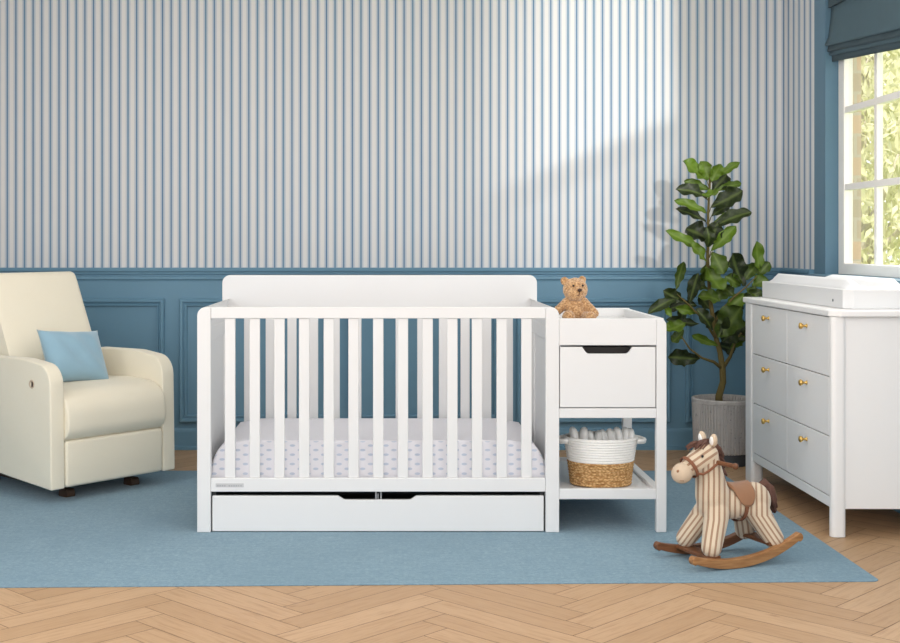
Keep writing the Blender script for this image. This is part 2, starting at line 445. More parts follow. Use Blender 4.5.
# wainscot: blue dado, panels, rails
RT = 1.14 - (267.6 - 243) * .005529   # top of the chair rail
def wainscot_back():
    bm = bmesh.new()
    box(bm, LX, WX, WY - .012, WY - .0002, 0, RT - .01)
    o = obj('wainscot', bm, 'blue', wb)
    # raised moulding frames
    zt, zb = 1.14 - (298.3 - 243) * .005529, 1.14 - (422 - 243) * .005529
    gaps = [-2.127, -1.197, -.267, .663, 1.593]
    rects = []
    for a, b in zip(gaps[:-1], gaps[1:]): rects.append((a + .041, b - .041))
    rects.append((gaps[-1] + .041, WX - .07)); rects.append((LX + .05, gaps[0] - .041))
    bm = bmesh.new()
    y = WY - .012
    for (a, b) in rects:
        moulding_frame(bm, a, b, zb, zt, lambda u, v, d: (u, y - d, v))
    obj('panel_moulding', bm, 'blue', wb)
def moulding_frame(bm, a, b, zb, zt, mp):
    # stepped profile: offset inwards, height off the wall
    prof = [(0, 0), (.001, .018), (.007, .025), (.019, .024), (.024, .012), (.030, .010), (.034, .018), (.041, .016), (.044, 0)]
    loops = []
    for off, h in prof:
        loops.append([bm.verts.new(mp(u, v, h)) for u, v in ((a + off, zb + off), (b - off, zb + off), (b - off, zt - off), (a + off, zt - off))])
    for i in range(len(loops) - 1):
        for k in range(4):
            bm.faces.new((loops[i][k], loops[i][(k + 1) % 4], loops[i + 1][(k + 1) % 4], loops[i + 1][k]))
    bmesh.ops.recalc_face_normals(bm, faces=bm.faces)
wainscot_back()
# rail and base profiles: (off wall, z)
rail_prof = [(0, RT), (.030, RT), (.034, RT - .006), (.032, RT - .020), (.022, RT - .024), (.020, RT - .036), (.012, RT - .040),
             (.012, RT - .046), (.021, RT - .050), (.022, RT - .062), (.014, RT - .070), (.012, RT - .078), (0, RT - .080)]
base_prof = [(0, .118), (.014, .118), (.020, .108), (.022, .098), (.022, .022), (.030, .018), (.030, 0), (0, 0)]
def run(prof, which):
    bm = bmesh.new()
    if which == 'back': prism(bm, [(WY - .0005 - d, z) for d, z in prof], LX, WX, 'x')
    elif which == 'right': prism(bm, [(WX - d, z) for d, z in prof], Y0, WY - .002, 'y')
    else: prism(bm, [(LX + d, z) for d, z in prof], Y0, WY - .002, 'y')
    return bm
struct(obj('trim_1', run(rail_prof, 'back'), 'blue'))
struct(obj('baseboard_back', run(base_prof, 'back'), 'blue'))
bm = bmesh.new(); prism(bm, [(WX - d, z) for d, z in rail_prof], OY1 + .16, WY - .002, 'y'); struct(obj('trim_2', bm, 'blue'))
struct(obj('baseboard_right', run(base_prof, 'right'), 'blue'))
struct(obj('baseboard_left', run(base_prof, 'left'), 'blue'))
obj('wainscot', B((WX - .012, WX - .0002, Y0, WY - .012, 0, OZ0 - .03)), 'blue', wr)
obj('wainscot', B((LX + .0002, LX + .012, Y0, WY - .012, 0, RT - .01)), 'blue', bpy.data.objects['wall_left'])

# window: casing, sill, sash with panes, all on the right wall
wn = bpy.data.objects.new('window_1', None); COL.objects.link(wn); wn.location = (WX, OY1, OZ0); struct(wn)
O = (WX, OY1, OZ0)
obj('casing', B((WX - .006, WX - .0005, OY1, OY1 + .16, .0 + .93, CZ - .002), (WX - .006, WX - .0005, OY0 - .14, OY0, .93, CZ - .002),
    (WX - .006, WX - .0005, OY0, OY1, OZ1, CZ - .002)), 'blue_dark', wn, bevel=.003, origin=O)
obj('jamb', B((WX - .006, WX + .10, OY1 - .006, OY1 + .0, OZ0, OZ1), (WX - .006, WX + .10, OY0, OY0 + .006, OZ0, OZ1),
    (WX - .006, WX + .10, OY0, OY1, OZ1 - .006, OZ1)), 'blue_dark', wn, origin=O)
obj('sill', B((WX - .075, WX + .10, OY0 - .10, OY1 + .10, OZ0 - .028, OZ0)), 'blue_dark', wn, bevel=.006, origin=O)
wx = WX + .058
fr = []
fr.append((wx, wx + .045, OY1 - .085, OY1 - .006, OZ0, OZ1)); fr.append((wx, wx + .045, OY0 + .006, OY0 + .085, OZ0, OZ1))
fr.append((wx, wx + .045, OY0 + .08, OY1 - .08, OZ0, OZ0 + .055)); fr.append((wx, wx + .045, OY0 + .08, OY1 - .08, OZ1 - .05, OZ1))
fo = obj('window_frame', B(*fr), 'frame_w', wn, bevel=.004, origin=O)
mu = []
ys = [OY1 - .085 - .385 * k for k in range(1, 4)]
for y in ys: mu.append((wx + .006, wx + .036, y - .016, y + .016, OZ0 + .05, OZ1 - .04))
zs = [1.415, 1.795, 2.17]
for z in zs: mu.append((wx + .004, wx + .038, OY0 + .08, OY1 - .08, z - .016, z + .016))
obj('glazing_bar', B(*mu), 'frame_w', fo, bevel=.003)
ye = [OY1 - .085] + ys + [OY0 + .085]; ze = [OZ0 + .055] + zs + [OZ1 - .05]
for a, b in zip(ye[:-1], ye[1:]):
    for c, d in zip(ze[:-1], ze[1:]):
        obj('pane', B((wx + .019, wx + .022, b + .012, a - .012, c + .012, d - .012)), 'glass', fo, origin=O) if False else \
        obj('pane', B((wx + .019 - WX, wx + .022 - WX, b + .012 - OY1, a - .012 - OY1, c + .012 - OZ0, d - .012 - OZ0)), 'glass', fo)
# glazing bars share the frame's local space
gb = [o for o in bpy.data.objects if o.name.startswith('glazing_bar')][0]
gb.data.transform(Matrix.Translation(-Vector(O)))

# roman shade hung in front of the window head
def shade():
    root = thing('roman_shade', 'slate blue fabric roman shade gathered in folds over the top of the window', 'shade', (WX, OY1, CZ - .1))
    ya, yb = OY1 - .02, OY0 + .02
    def zb(y): return 2.045 - .075 * (ya - y)       # lower hem
    def sheet(prof, mat, name, parent):
        bm = bmesh.new(); N = 24; rows = []
        for k in range(N + 1):
            y = ya + (yb - ya) * k / N
            rows.append([bm.verts.new((WX + d + .0025 * math.sin(k * 1.1 + j), y + dy, (zb(y) + z) if not top else OZ1 - .02)) for j, (d, dy, z, top) in enumerate(prof)])
        for a, b in zip(rows[:-1], rows[1:]):
            for j in range(len(prof) - 1): bm.faces.new((a[j], b[j], b[j + 1], a[j + 1]))
        o = obj(name, bm, mat, parent, smooth=True, origin=(WX, OY1, CZ - .1))
        s = o.modifiers.new('thick', 'SOLIDIFY'); s.thickness = .006; s.offset = 0
        return o
    sheet([(.018, 0, 0, True), (.018, 0, .36, False), (.016, 0, .22, False), (.008, .004, .12, False), (-.006, .006, .085, False), (-.004, .006, .078, False), (.02, .004, .082, False)], 'shade', 'fabric_panel', root)
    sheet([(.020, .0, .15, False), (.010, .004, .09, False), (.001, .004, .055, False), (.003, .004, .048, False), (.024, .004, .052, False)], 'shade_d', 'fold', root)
    sheet([(.022, .0, .10, False), (.016, .002, .06, False), (.008, .0, .032, False), (.024, .0, .028, False)], 'shade', 'fold', root)
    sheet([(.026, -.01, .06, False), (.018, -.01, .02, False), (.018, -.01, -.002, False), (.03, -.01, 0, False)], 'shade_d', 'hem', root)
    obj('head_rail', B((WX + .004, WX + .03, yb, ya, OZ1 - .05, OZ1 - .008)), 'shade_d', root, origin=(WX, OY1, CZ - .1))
shade()

# ------------------------------------------------------------------ garden beyond the window
struct(obj('ground', B((2.37, 24, -2, 30, -.4, -.3)), 'lawn'))
def garden_tree(x, y, h, r, mat, label, seed, size=.10, cnt=1500, cat='tree', name='garden_tree'):
    rnd = random.Random(seed)
    root = thing(name, label, cat, (x, y, -.3))
    bm = bmesh.new()
    tube(bm, [(0, 0, 0), (.05, .03, h * .3), (-.03, 0, h * .55), (.05, 0, h * .85)], [.07, .055, .04, .015], 8)
    for k in range(9):
        a = rnd.random() * 2 * PI; z0 = h * (.3 + .06 * k)
        tube(bm, [(0, 0, z0), (r * .4 * math.cos(a), r * .4 * math.sin(a), z0 + .2), (r * .8 * math.cos(a), r * .8 * math.sin(a), z0 + .5)], [.03, .02, .008], 6)
    obj('trunk', bm, 'tree_bark', root, smooth=True)
    bm = bmesh.new()
    for k in range(cnt):
        while True:
            v = Vector((rnd.uniform(-1, 1), rnd.uniform(-1, 1), rnd.uniform(-1, 1)))
            if v.length < 1: break
        c = Vector((v.x * r, v.y * r, h * .58 + v.z * h * .42))
        e = Euler((rnd.random() * 6, rnd.random() * 6, rnd.random() * 6)).to_matrix(); s = size * rnd.uniform(.5, 1.2)
        bm.faces.new([bm.verts.new(c + e @ Vector(p)) for p in ((-s, 0, 0), (-s * .2, -s * .45, s * .1), (s, 0, 0), (-s * .2, s * .45, s * .1))])
    obj('foliage', bm, mat, root)
garden_tree(3.25, 8.6, 3.6, .60, 'garden_a', 'olive green leafy tree beyond the window nearest the brick edge', 1, size=.05, cnt=5200)
garden_tree(4.75, 9.7, 4.2, .85, 'garden_b', 'tall yellow green tree seen through the right hand window panes', 2, size=.055, cnt=6000)
garden_tree(4.2, 13.2, 4.8, 1.7, 'garden_a', 'broad pale tree furthest off in the garden', 3, size=.09, cnt=6000)
garden_tree(2.95, 7.5, 1.0, .34, 'garden_b', 'low yellowish shrub just outside the window', 4, size=.035, cnt=2200, cat='shrub', name='garden_shrub')

# ------------------------------------------------------------------ rug
bm = bmesh.new()
prism(bm, rpoly([(-2.42, 4.123, .02), (1.655, 4.228, .03), (1.645, 6.28, .02), (-2.42, 6.28, .02)]), .0003, .0028, 'z')
rug = obj('area_rug', bm, 'rug', bevel=.001)
tag(rug, 'large flat blue woven rug lying on the herringbone floor under the crib', 'rug')
RZ = .003

# ------------------------------------------------------------------ crib with attached changing table
XL, XR, YF, YB = -.754, .669, 4.95, 5.715
crib = thing('crib', 'white slatted baby crib with attached changing table and drawers', 'crib', ((XL + XR) / 2, (YF + YB) / 2, RZ))
CO = Vector(crib.location)
def co(name, bm, mat='white', parent=crib, bevel=.003, **k):
    return obj(name, bm, mat, parent, bevel=bevel, origin=CO, **k)
pw = .0535
# front posts with rounded outer shoulders
bm = bmesh.new(); prism(bm, rpoly([(XL, RZ, 0), (XL, .888, .034), (XL + pw, .888, 0), (XL + pw, RZ, 0)]), YF, YF + .034, 'y'); co('leg', bm)
bm = bmesh.new(); prism(bm, rpoly([(XR - pw, RZ, 0), (XR - pw, .888, 0), (XR, .888, .034), (XR, RZ, 0)]), YF, YF + .034, 'y'); co('leg', bm)
for x in (XL, XR - pw): co('leg', B((x, x + pw, YB - .06, YB - .024, RZ, .80)))
# front side: rails + spindles
fs = co('front_side', B((XL + pw, XR - pw, YF + .004, YF + .030, .843, .888)))
co('bottom_rail', B((XL + pw, XR - pw, YF + .002, YF + .030, .162, .2155)), parent=fs)
for k in range(13):
    x = (224.8 + 24.71 * k - VX) / 254; co('spindle', B((x, x + .0408, YF + .010, YF + .024, .2157, .8428)), parent=fs, bevel=.002)
# name plate
pl = co('name_plate', B(((216 - VX) / 254, (244 - VX) / 254, YF + .0012, YF + .002, 1.14 - (486.8 - 243) / 254, 1.14 - (482.9 - 243) / 254)), 'plate', parent=fs, bevel=0)
bm = bmesh.new()
for k in range(11):
    if k == 4: continue
    x = (217.5 + 2.3 * k - VX) / 254; box(bm, x, x + .0058, YF + .0008, YF + .0012, .1835, .1885)
lathe(bm, [(.0042, 0), (.0042, .0006)], 14, c=((217.5 + 2.3 * 4.3 - VX) / 254, 0, 0)) if False else None
co('plate_lettering', bm, 'steel', parent=pl, bevel=0)
# headboard and rear side
hb_pts = rpoly([(XL, .80, 0), (XL, .995, .036), (XR, .995, .036), (XR, .80, 0)], 8)
bm = bmesh.new(); prism(bm, hb_pts, YB - .024, YB, 'y'); hb = co('headboard', bm, bevel=.004)
co('bottom_rail', B((XL + pw, XR - pw, YB - .052, YB - .028, .162, .2155)), parent=hb)
for k in range(14):
    x = (223.2 + 21.55 * k - VX) / 221; co('spindle', B((x, x + .0408, YB - .045, YB - .031, .2157, .8)), parent=hb, bevel=.002)
# solid end panels with a recessed field
for sx in (0, 1):
    a = XL + .004 if sx == 0 else XR - .028; b = a + .024
    bm = bmesh.new()
    tp_ = [(XL, .80, 0), (XL, .888, .034), (b, .888, 0), (b, .80, 0)] if sx == 0 else [(a, .80, 0), (a, .888, 0), (XR, .888, .034), (XR, .80, 0)]
    prism(bm, rpoly(tp_), YF + .0342, YB - .0242, 'y')
    pf = co('end_panel', bm, bevel=.002)
    co('panel_frame', B((a, b, YF + .034, YB - .060, .74, .80), (a, b, YF + .034, YB - .060, .162, .235),
        (a, b, YF + .034, YF + .12, .235, .74), (a, b, YB - .14, YB - .060, .235, .74)), parent=pf, bevel=.004)
    co('panel_field', B((a + .006, b - .006, YF + .12, YB - .14, .235, .74)), parent=pf, bevel=0)
# mattress support
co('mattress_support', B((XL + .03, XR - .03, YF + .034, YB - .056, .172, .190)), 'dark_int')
co('dark_gap_block', B((XL + .01, XL + pw + .004, YF + .0345, YF + .07, .004, .162), (XR - pw - .004, XR - .01, YF + .0345, YF + .07, .004, .162), (XL + .03, XR - .03, YB - .07, YB - .061, .03, .172)), 'dark_int', bevel=0)  # added dark blocks, stand in for shade in the gap round the drawer
# trundle drawer with finger cut-out
X0, X1 = (212.4 - VX) / 254, (543.6 - VX) / 254; zt, zb = .1455, .006
nx = [(338 - VX) / 254, (344.5 - VX) / 254, (410.5 - VX) / 254, (416.4 - VX) / 254]; nz = 1.14 - (499.6 - 243) / 254
def notch_poly(x0, x1, zb, zt, n, nz):
    return [(x0, zb), (x0, zt), (n[0], zt)] + rpoly([(n[0], zt, 0), (n[1], nz, .02), (n[2], nz, .02), (n[3], zt, 0)], 4)[1:-1] + [(n[3], zt), (x1, zt), (x1, zb)]
bm = bmesh.new(); prism(bm, notch_poly(X0, X1, zb, zt, nx, nz), YF + .006, YF + .024, 'y')
dr = co('drawer', bm, bevel=.0025)
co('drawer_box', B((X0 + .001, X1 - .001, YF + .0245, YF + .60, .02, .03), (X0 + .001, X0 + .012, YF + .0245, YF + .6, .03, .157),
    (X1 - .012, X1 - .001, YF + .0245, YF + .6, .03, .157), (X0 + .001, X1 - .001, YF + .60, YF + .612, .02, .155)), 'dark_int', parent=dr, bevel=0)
co('catch', B((-.054, -.049, YF + .026, YF + .034, .108, .158), (-.045, -.0415, YF + .026, YF + .032, .108, .150), (-.034, -.029, YF + .026, YF + .034, .108, .158)), 'steel', parent=dr, bevel=0)
# ---- changing table
CXR = 1.0906; CL = 1.051
bm = bmesh.new(); prism(bm, rpoly([(CL, RZ, 0), (CL, .843, 0), (CXR, .843, .028), (CXR, RZ, 0)]), YF, YF + .034, 'y'); ct = co('changing_table', bm)
co('leg', B((CL, CXR, YB - .06, YB - .024, RZ, .80)), parent=ct)
co('front_panel', B((XR, CL, YF + .002, YF + .024, .7375, .843)), parent=ct)
co('drawer_rail', B((XR, CL, YF + .002, YF + .024, .4515, .490)), parent=ct)
co('side_panel', B((CL + .012, CXR - .003, YF + .034, YB - .06, .4515, .843), (CL + .012, CXR - .003, YB - .06, YB, .80, .843)), parent=ct)
co('side_panel', B((XR + .001, XR + .013, YF + .024, YB - .06, .4515, .843)), parent=ct)
co('back_panel', B((XR, CXR - .003, YB - .024, YB - .004, .4515, .846)), parent=ct)
co('changing_surface', B((XR + .013, CL + .012, YF + .024, YB - .024, .795, .808)), parent=ct)
co('box_floor', B((XR + .013, CL + .012, YF + .034, YB - .024, .4515, .462)), parent=ct)
nd = [(582 - VX) / 254, (586.5 - VX) / 254, (627.5 - VX) / 254, (632 - VX) / 254]
bm = bmesh.new(); prism(bm, notch_poly(XR + .003, CL - .003, .4935, .7315, nd, 1.14 - (353.6 - 243) / 254), YF + .003, YF + .021, 'y')
d2 = co('drawer', bm, bevel=.002)
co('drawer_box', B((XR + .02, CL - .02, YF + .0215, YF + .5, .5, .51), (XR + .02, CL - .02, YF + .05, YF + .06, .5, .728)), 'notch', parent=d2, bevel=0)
co('shelf', B((XR, CL, YF + .004, YF + .026, .132, .1735), (XR - .01, CXR - .02, YF + .026, YB - .024, .140, .160),
    (CL - .005, CXR - .012, YF + .034, YB - .06, .132, .1735), (XR, CXR - .01, YB - .05, YB - .028, .132, .1735)), parent=ct)

crib.location.y -= .012

# mattress in a fitted sheet
MO = Vector(((XL + XR) / 2, 5.33, .191)); MSH = Vector((0, -.012, 0))
bm = bmesh.new(); box(bm, XL + .045, XR - .045, YF + .045, YB - .065, .191, .357)
bmesh.ops.translate(bm, verts=bm.verts, vec=-MO)
bmesh.ops.subdivide_edges(bm, edges=bm.edges[:], cuts=10, use_grid_fill=True)
mt = obj('mattress', bm, 'sheet', smooth=True); mt.location = MO + MSH
for vtx in mt.data.vertices:
    c = vtx.co; hx = abs(c.x) / .665; hy = abs(c.y) / .325; hz = (c.z) / .161
    # pillowed corners and a gently waisted side
    ed = max(0, hx - .8) / .2
    c.z = c.z * (1 - .10 * ed * ed * hz)
    c.x -= math.copysign(.042 * max(0, hz) ** 2.6 * max(0, hx - .7) / .3, c.x)
    c.y -= math.copysign(.012 * max(0, hz) ** 2 * max(0, hy - .7) / .3, c.y)
b_ = mt.modifiers.new('bevel', 'BEVEL'); b_.width = .03; b_.segments = 5; b_.limit_method = 'ANGLE'; b_.angle_limit = math.radians(50)
mroot = tag(mt, 'crib mattress in a white sheet printed with tiny blue shapes', 'mattress')
bm = bmesh.new()
def loop_pts(zz, inset, bow=0.0):
    p = rpoly([(-.665 - inset, -.32 - inset, .045), (.665 + inset, -.32 - inset, .045), (.665 + inset, .325 + inset, .045), (-.665 - inset, .325 + inset, .045)], 5)
    return [(x, y, zz) for x, y in p]
p = loop_pts(.012, .003); tube(bm, p + [p[0]], .003, 6, caps=False)
obj('sheet_piping', bm, 'pipe', mt, smooth=True)

# ------------------------------------------------------------------ teddy bear
TY = 5.17
tc = P(574, 321, TY)
teddy = thing('teddy_bear', 'curly light brown teddy bear sitting on the changing table top', 'toy', (tc.x, TY, .808))
def tp(px, py, dy=0.0): return P(px, py, TY) + Vector((0, dy, 0)) - Vector(teddy.location)
bm = bmesh.new()
u = TY / F
ellipsoid(bm, tp(575.3, 289.5), (12.4 * u, .047, 11.8 * u))
ellipsoid(bm, tp(574.5, 293.5, -.028), (8.6 * u, .030, 7.6 * u))
ellipsoid(bm, tp(577.2, 291.3, -.047), (5.4 * u, .016, 4.4 * u))
ellipsoid(bm, tp(564.6, 281, .002), (4.2 * u, .010, 4.2 * u)); ellipsoid(bm, tp(582.3, 280, .002), (4.0 * u, .010, 4.2 * u))
ellipsoid(bm, tp(575, 309, .0), (10.8 * u, .042, 13 * u))
capsule(bm, tp(566.5, 302, -.005), tp(557.5, 310, -.022), 4.6 * u, 4.4 * u)
capsule(bm, tp(584, 302, -.005), tp(593, 313, -.03), 4.4 * u, 4.6 * u)
capsule(bm, tp(569, 317, -.01), tp(565.5, 315.5, -.085), 5.0 * u, 6.2 * u)
capsule(bm, tp(582, 317, -.01), tp(587.5, 316, -.080), 5.0 * u, 5.6 * u)
tb = obj('body', bm, 'teddy', teddy, remesh=.0028, ssmooth=3)
tx = bpy.data.textures.new('curls', 'CLOUDS'); tx.noise_scale = .006
dm = tb.modifiers.new('curls', 'DISPLACE'); dm.texture = tx; dm.strength = .006; dm.mid_level = .5
bm = bmesh.new(); ellipsoid(bm, tp(577.4, 289.6, -.064), (2.3 * u, .005, 1.7 * u), seg=12, rings=8); obj('nose', bm, 'nose', teddy, smooth=True)
for q in ((571.8, 285.4), (581.2, 285.2)):
    bm = bmesh.new(); ellipsoid(bm, tp(q[0], q[1], -.0435), (1.1 * u, .005, 1.15 * u), seg=12, rings=8); obj('eye', bm, 'eye', teddy, smooth=True)
bm = bmesh.new(); tube(bm, [tp(577.2, 291.2, -.0655), tp(577, 294, -.0635), tp(574.8, 295.6, -.0605)], .0011, 6); obj('mouth', bm, 'nose', teddy)

# ------------------------------------------------------------------ basket and the cloths in it
BY = 5.115; bx = (600.5 - VX) * BY / F; bz = .161
bask = thing('storage_basket', 'round basket with white rope top and braided jute bottom on the changing table shelf', 'basket', (bx, BY, bz))
H = .192
def brad(z): return .121 + (.148 - .121) * (z / H) ** 1.25
def rows(z0, z1, nrow, amp):
    pr = []
    for k in range(nrow * 6 + 1):
        f = k / (nrow * 6); z = z0 + (z1 - z0) * f
        pr.append((brad(z) + amp * abs(math.sin(PI * f * nrow)), z))
    return pr
SY = .86
bm = bmesh.new(); lathe(bm, [(.105, 0)] + rows(.002, .098, 8, .0045), 72, 1, SY)
obj('jute_base', bm, 'jute', bask, smooth=True)
bm = bmesh.new()
pr = rows(.098, H, 9, .0035); inner = [(r - .012, z) for r, z in reversed(pr)]
lathe(bm, pr + [(brad(H) - .004, H + .004)] + inner + [(.10, .06), (.02, .055)], 72, 1, SY, closed_bottom=False)
obj('rope_top', bm, 'rope', bask, smooth=True)
for s in (-1, 1):
    bm = bmesh.new(); pts = []
    for k in range(13):
        th = -PI / 2 + PI * k / 12
        pts.append((s * (.140 + .036 * math.cos(th)), .055 * math.sin(th) - .01, H - .006 - .004 * math.cos(th)))
    tube(bm, pts, .0075, 10); tube(bm, [(x * 1.0, y * .75, z - .008) for x, y, z in pts], .0075, 10)
    obj('handle', bm, 'rope', bask, smooth=True)
cl = [(574.5, 432.2, 4.4, -.35), (584, 432.5, 4.6, .1), (591, 435.8, 3.6, -.2), (597.5, 435.8, 3.6, .25), (604, 435, 3.9, -.3), (611.5, 434, 4.4, -.35), (618.5, 432.6, 4.5, -.3), (625, 432.6, 4.2, .1), (630, 433.3, 4.0, .1)]
words = ['leftmost', 'second from the left', 'third from the left', 'fourth from the left', 'middle one leaning right', 'fourth from the right', 'third from the right', 'second from the right', 'rightmost']
for i, (px, py, r, tilt) in enumerate(cl):
    c = P(px, py, BY); u2 = BY / F; rr = r * u2 * 1.0
    t0 = thing('rolled_cloth', 'grey white rolled cloth in the basket, ' + ('fifth in the row and leaning' if i == 4 else words[i]), 'cloth', (c.x, BY, c.z - .068), 0, 'rolled cloths in the basket')
    bm = bmesh.new()
    # an upended folded roll: rounded loop with a crease along its face
    N = 14; ringsn = 9; allr = []
    zz = [0, .012, .03, .05, .066, .077, .085, .090]
    sc = [.75, .95, 1, 1, .97, .86, .62, .22]
    for z, s_ in zip(zz, sc):
        ring = []
        for k in range(24):
            th = 2 * PI * k / 24
            crease = 1 - .16 * math.exp(-((math.sin(th * .5 + .2 * i)) ** 2) * 30)
            ring.append(bm.verts.new((math.cos(th) * rr * s_ * 1.02 * crease + tilt * (z - .05) * .5, math.sin(th) * .045 * s_ * crease, z)))
        allr.append(ring)
    for a, b in zip(allr[:-1], allr[1:]):
        for k in range(24): bm.faces.new((a[k], a[(k + 1) % 24], b[(k + 1) % 24], b[k]))
    bm.faces.new(allr[-1]); bm.faces.new(list(reversed(allr[0])))
    obj('cloth_roll', bm, 'cloth_roll', t0, smooth=True)
    bm = bmesh.new()
    tube(bm, [(tilt * (z - .05) * .5 + rr * .15, -.046 * s_ + .0012, z) for z, s_ in zip(zz[1:], sc[1:])] , .0022, 6)
    obj('folded_edge', bm, 'cloth_roll', t0, smooth=True)

# ------------------------------------------------------------------ dresser
DX, DXR, DY0, DY1, DT = 1.712, 2.150, 4.86, 6.05, .880
dresser = thing('dresser', 'white six drawer dresser with brass knobs along the right wall', 'dresser', ((DX + DXR) / 2, (DY0 + DY1) / 2, 0))
DO = Vector(dresser.location)
def do(name, bm, mat='white_dresser', parent=dresser, bevel=.003, **k): return obj(name, bm, mat, parent, bevel=bevel, origin=DO, **k)
bm = bmesh.new(); ch = .035
prism(bm, [(DX - .008 + ch, DY0 - .018), (DXR + .01, DY0 - .018), (DXR + .01, DY1 + .008), (DX - .008, DY1 + .008), (DX - .008, DY0 - .018 + ch)], DT - .026, DT, 'z')
do('top', bm, bevel=.006, seg=3)
# corner posts, rounded
for (x, y, dy_) in ((DX, DY0, .042), (DX, DY1 - .112, .112), (DXR - .058, DY0, .042), (DXR - .058, DY1 - .058, .058)):
    bm = bmesh.new(); prism(bm, rpoly([(x, y, .018), (x + .058, y, .018), (x + .058, y + dy_, .018), (x, y + dy_, .018)], 5), .0015, DT - .0262, 'z')
    do('leg', bm, smooth=False, bevel=0)
do('end_panel', B((DX + .05, DXR - .05, DY0 + .012, DY0 + .030, .108, DT - .0262)))
do('end_panel', B((DX + .05, DXR - .05, DY1 - .030, DY1 - .012, .108, DT - .0262)))
do('back_panel', B((DXR - .02, DXR - .008, DY0 + .05, DY1 - .05, .108, DT - .0262)))
do('front_rail', B((DX + .006, DX + .028, DY0 + .042, DY1 - .112, .110, .151)))
do('bottom_board', B((DX + .03, DXR - .02, DY0 + .03, DY1 - .03, .13, .145)))
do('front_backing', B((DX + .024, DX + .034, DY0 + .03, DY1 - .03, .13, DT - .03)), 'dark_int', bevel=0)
zr = [.154, .387, .619, .852]
ym = (DY0 + .044 + DY1 - .114) / 2
for (ya, yb) in ((DY0 + .044, ym - .0015), (ym + .0015, DY1 - .114)):
    for a, b in zip(zr[:-1], zr[1:]):
        d = do('drawer', B((DX + .004, DX + .022, ya, yb, a + .0018, b - .0018)), bevel=.002)
        kz = b - .052; ky = (ya + yb) / 2
        bm = bmesh.new()
        mt_ = Matrix.Translation((DX + .004, ky, kz)) @ Matrix.Rotation(-PI / 2, 4, 'Y')
        lathe(bm, [(.0085, 0), (.0085, .003), (.005, .006), (.0048, .014), (.008, .018), (.0125, .022), (.0135, .027), (.012, .031), (.006, .0335), (.0005, .034)], 20)
        bmesh.ops.transform(bm, matrix=mt_, verts=bm.verts)
        do('knob', bm, 'gold', parent=d, bevel=0, smooth=True)

# changing tray on the dresser, with pad
TX0, TX1, TY0, TY1 = 1.790, 2.085, 4.93, 6.03
tray = thing('changing_tray', 'white wooden changing tray on top of the dresser', 'changing tray', ((TX0 + TX1) / 2, (TY0 + TY1) / 2, DT))
TO = Vector(tray.location); tz0, tz1 = DT + .0005, .957
bm = bmesh.new()
c = .03
out = [(TX0 + c, TY0), (TX1 - c, TY0), (TX1, TY0 + c), (TX1, TY1), (TX0, TY1), (TX0, TY0 + c)]
cx, cy = (TX0 + TX1) / 2, (TY0 + TY1) / 2
def inset(pts, d): return [(x + (d if x < cx else -d), y + (d if y < cy else -d)) for x, y in pts]
inn = inset(out, .016)
lev = []
for pts, z in ((out, tz0), (out, tz1), (inn, tz1), (inn, tz0 + .012)): lev.append([bm.verts.new((x, y, z)) for x, y in pts])
for a, b in zip(lev[:-1], lev[1:]):
    for k in range(len(out)): bm.faces.new((a[k], a[(k + 1) % 6], b[(k + 1) % 6], b[k]))
bm.faces.new(lev[-1]); bm.faces.new(list(reversed(lev[0])))
bmesh.ops.recalc_face_normals(bm, faces=bm.faces)
obj('tray_frame', bm, 'tray', tray, bevel=.003, origin=TO)
sp_ = P(833, 300.2, 1); sy = 1.79 / (sp_.x); 
bm = bmesh.new(); lathe(bm, [(.0055, 0), (.0055, .0015), (.0035, .0022), (.0005, .0022)], 14)
bmesh.ops.transform(bm, matrix=Matrix.Translation((TX0, sy, CH - (300.2 - VY) * sy / F)) @ Matrix.Rotation(-PI / 2, 4, 'Y'), verts=bm.verts)
obj('screw', bm, 'saucer', tray, origin=TO)
# contoured pad: two raised long sides, dished middle
pad_o = Vector((cx, cy, tz0 + .013))
bm = bmesh.new(); NX, NY = 28, 40
px0, px1, py0, py1 = TX0 + .018, TX1 - .018, TY0 + .018, TY1 - .018
grid = []
def padz(u, v):
    # u across 0..1, v along 0..1 (near to far)
    side = max(0, 1 - min(u, 1 - u) / .42)
    prof = .958 + .038 * min(1, min(u, 1 - u) / .14) if min(u, 1 - u) < .14 else .996 - .045 * (1 - math.cos(min(1, (min(u, 1 - u) - .14) / .3) * PI)) / 2
    endf = min(1, min(v / .10, (1 - v) / .05)); 
    if u > .5: endf = min(1, min(v / .10, (1 - v) / .25))
    return .956 + (prof - .956) * endf if prof > .956 else prof
for i in range(NX + 1):
    for j in range(NY + 1): pass
grid = [[bm.verts.new((px0 + (px1 - px0) * i / NX, py0 + (py1 - py0) * j / NY, padz(i / NX, j / NY))) for j in range(NY + 1)] for i in range(NX + 1)]
for i in range(NX):
    for j in range(NY): bm.faces.new((grid[i][j], grid[i + 1][j], grid[i + 1][j + 1], grid[i][j + 1]))
bd = [grid[i][0] for i in range(NX + 1)] + [grid[NX][j] for j in range(1, NY + 1)] + [grid[i][NY] for i in range(NX - 1, -1, -1)] + [grid[0][j] for j in range(NY - 1, 0, -1)]
low = [bm.verts.new((v.co.x, v.co.y, tz0 + .013)) for v in bd]
for k in range(len(bd)): bm.faces.new((bd[k], low[k], low[(k + 1) % len(bd)], bd[(k + 1) % len(bd)]))
bm.faces.new(low)
bmesh.ops.recalc_face_normals(bm, faces=bm.faces)
pad = obj('changing_pad', bm, 'pad', smooth=True, origin=pad_o)
tag(pad, 'white contoured changing pad lying in the tray on the dresser', 'changing pad')

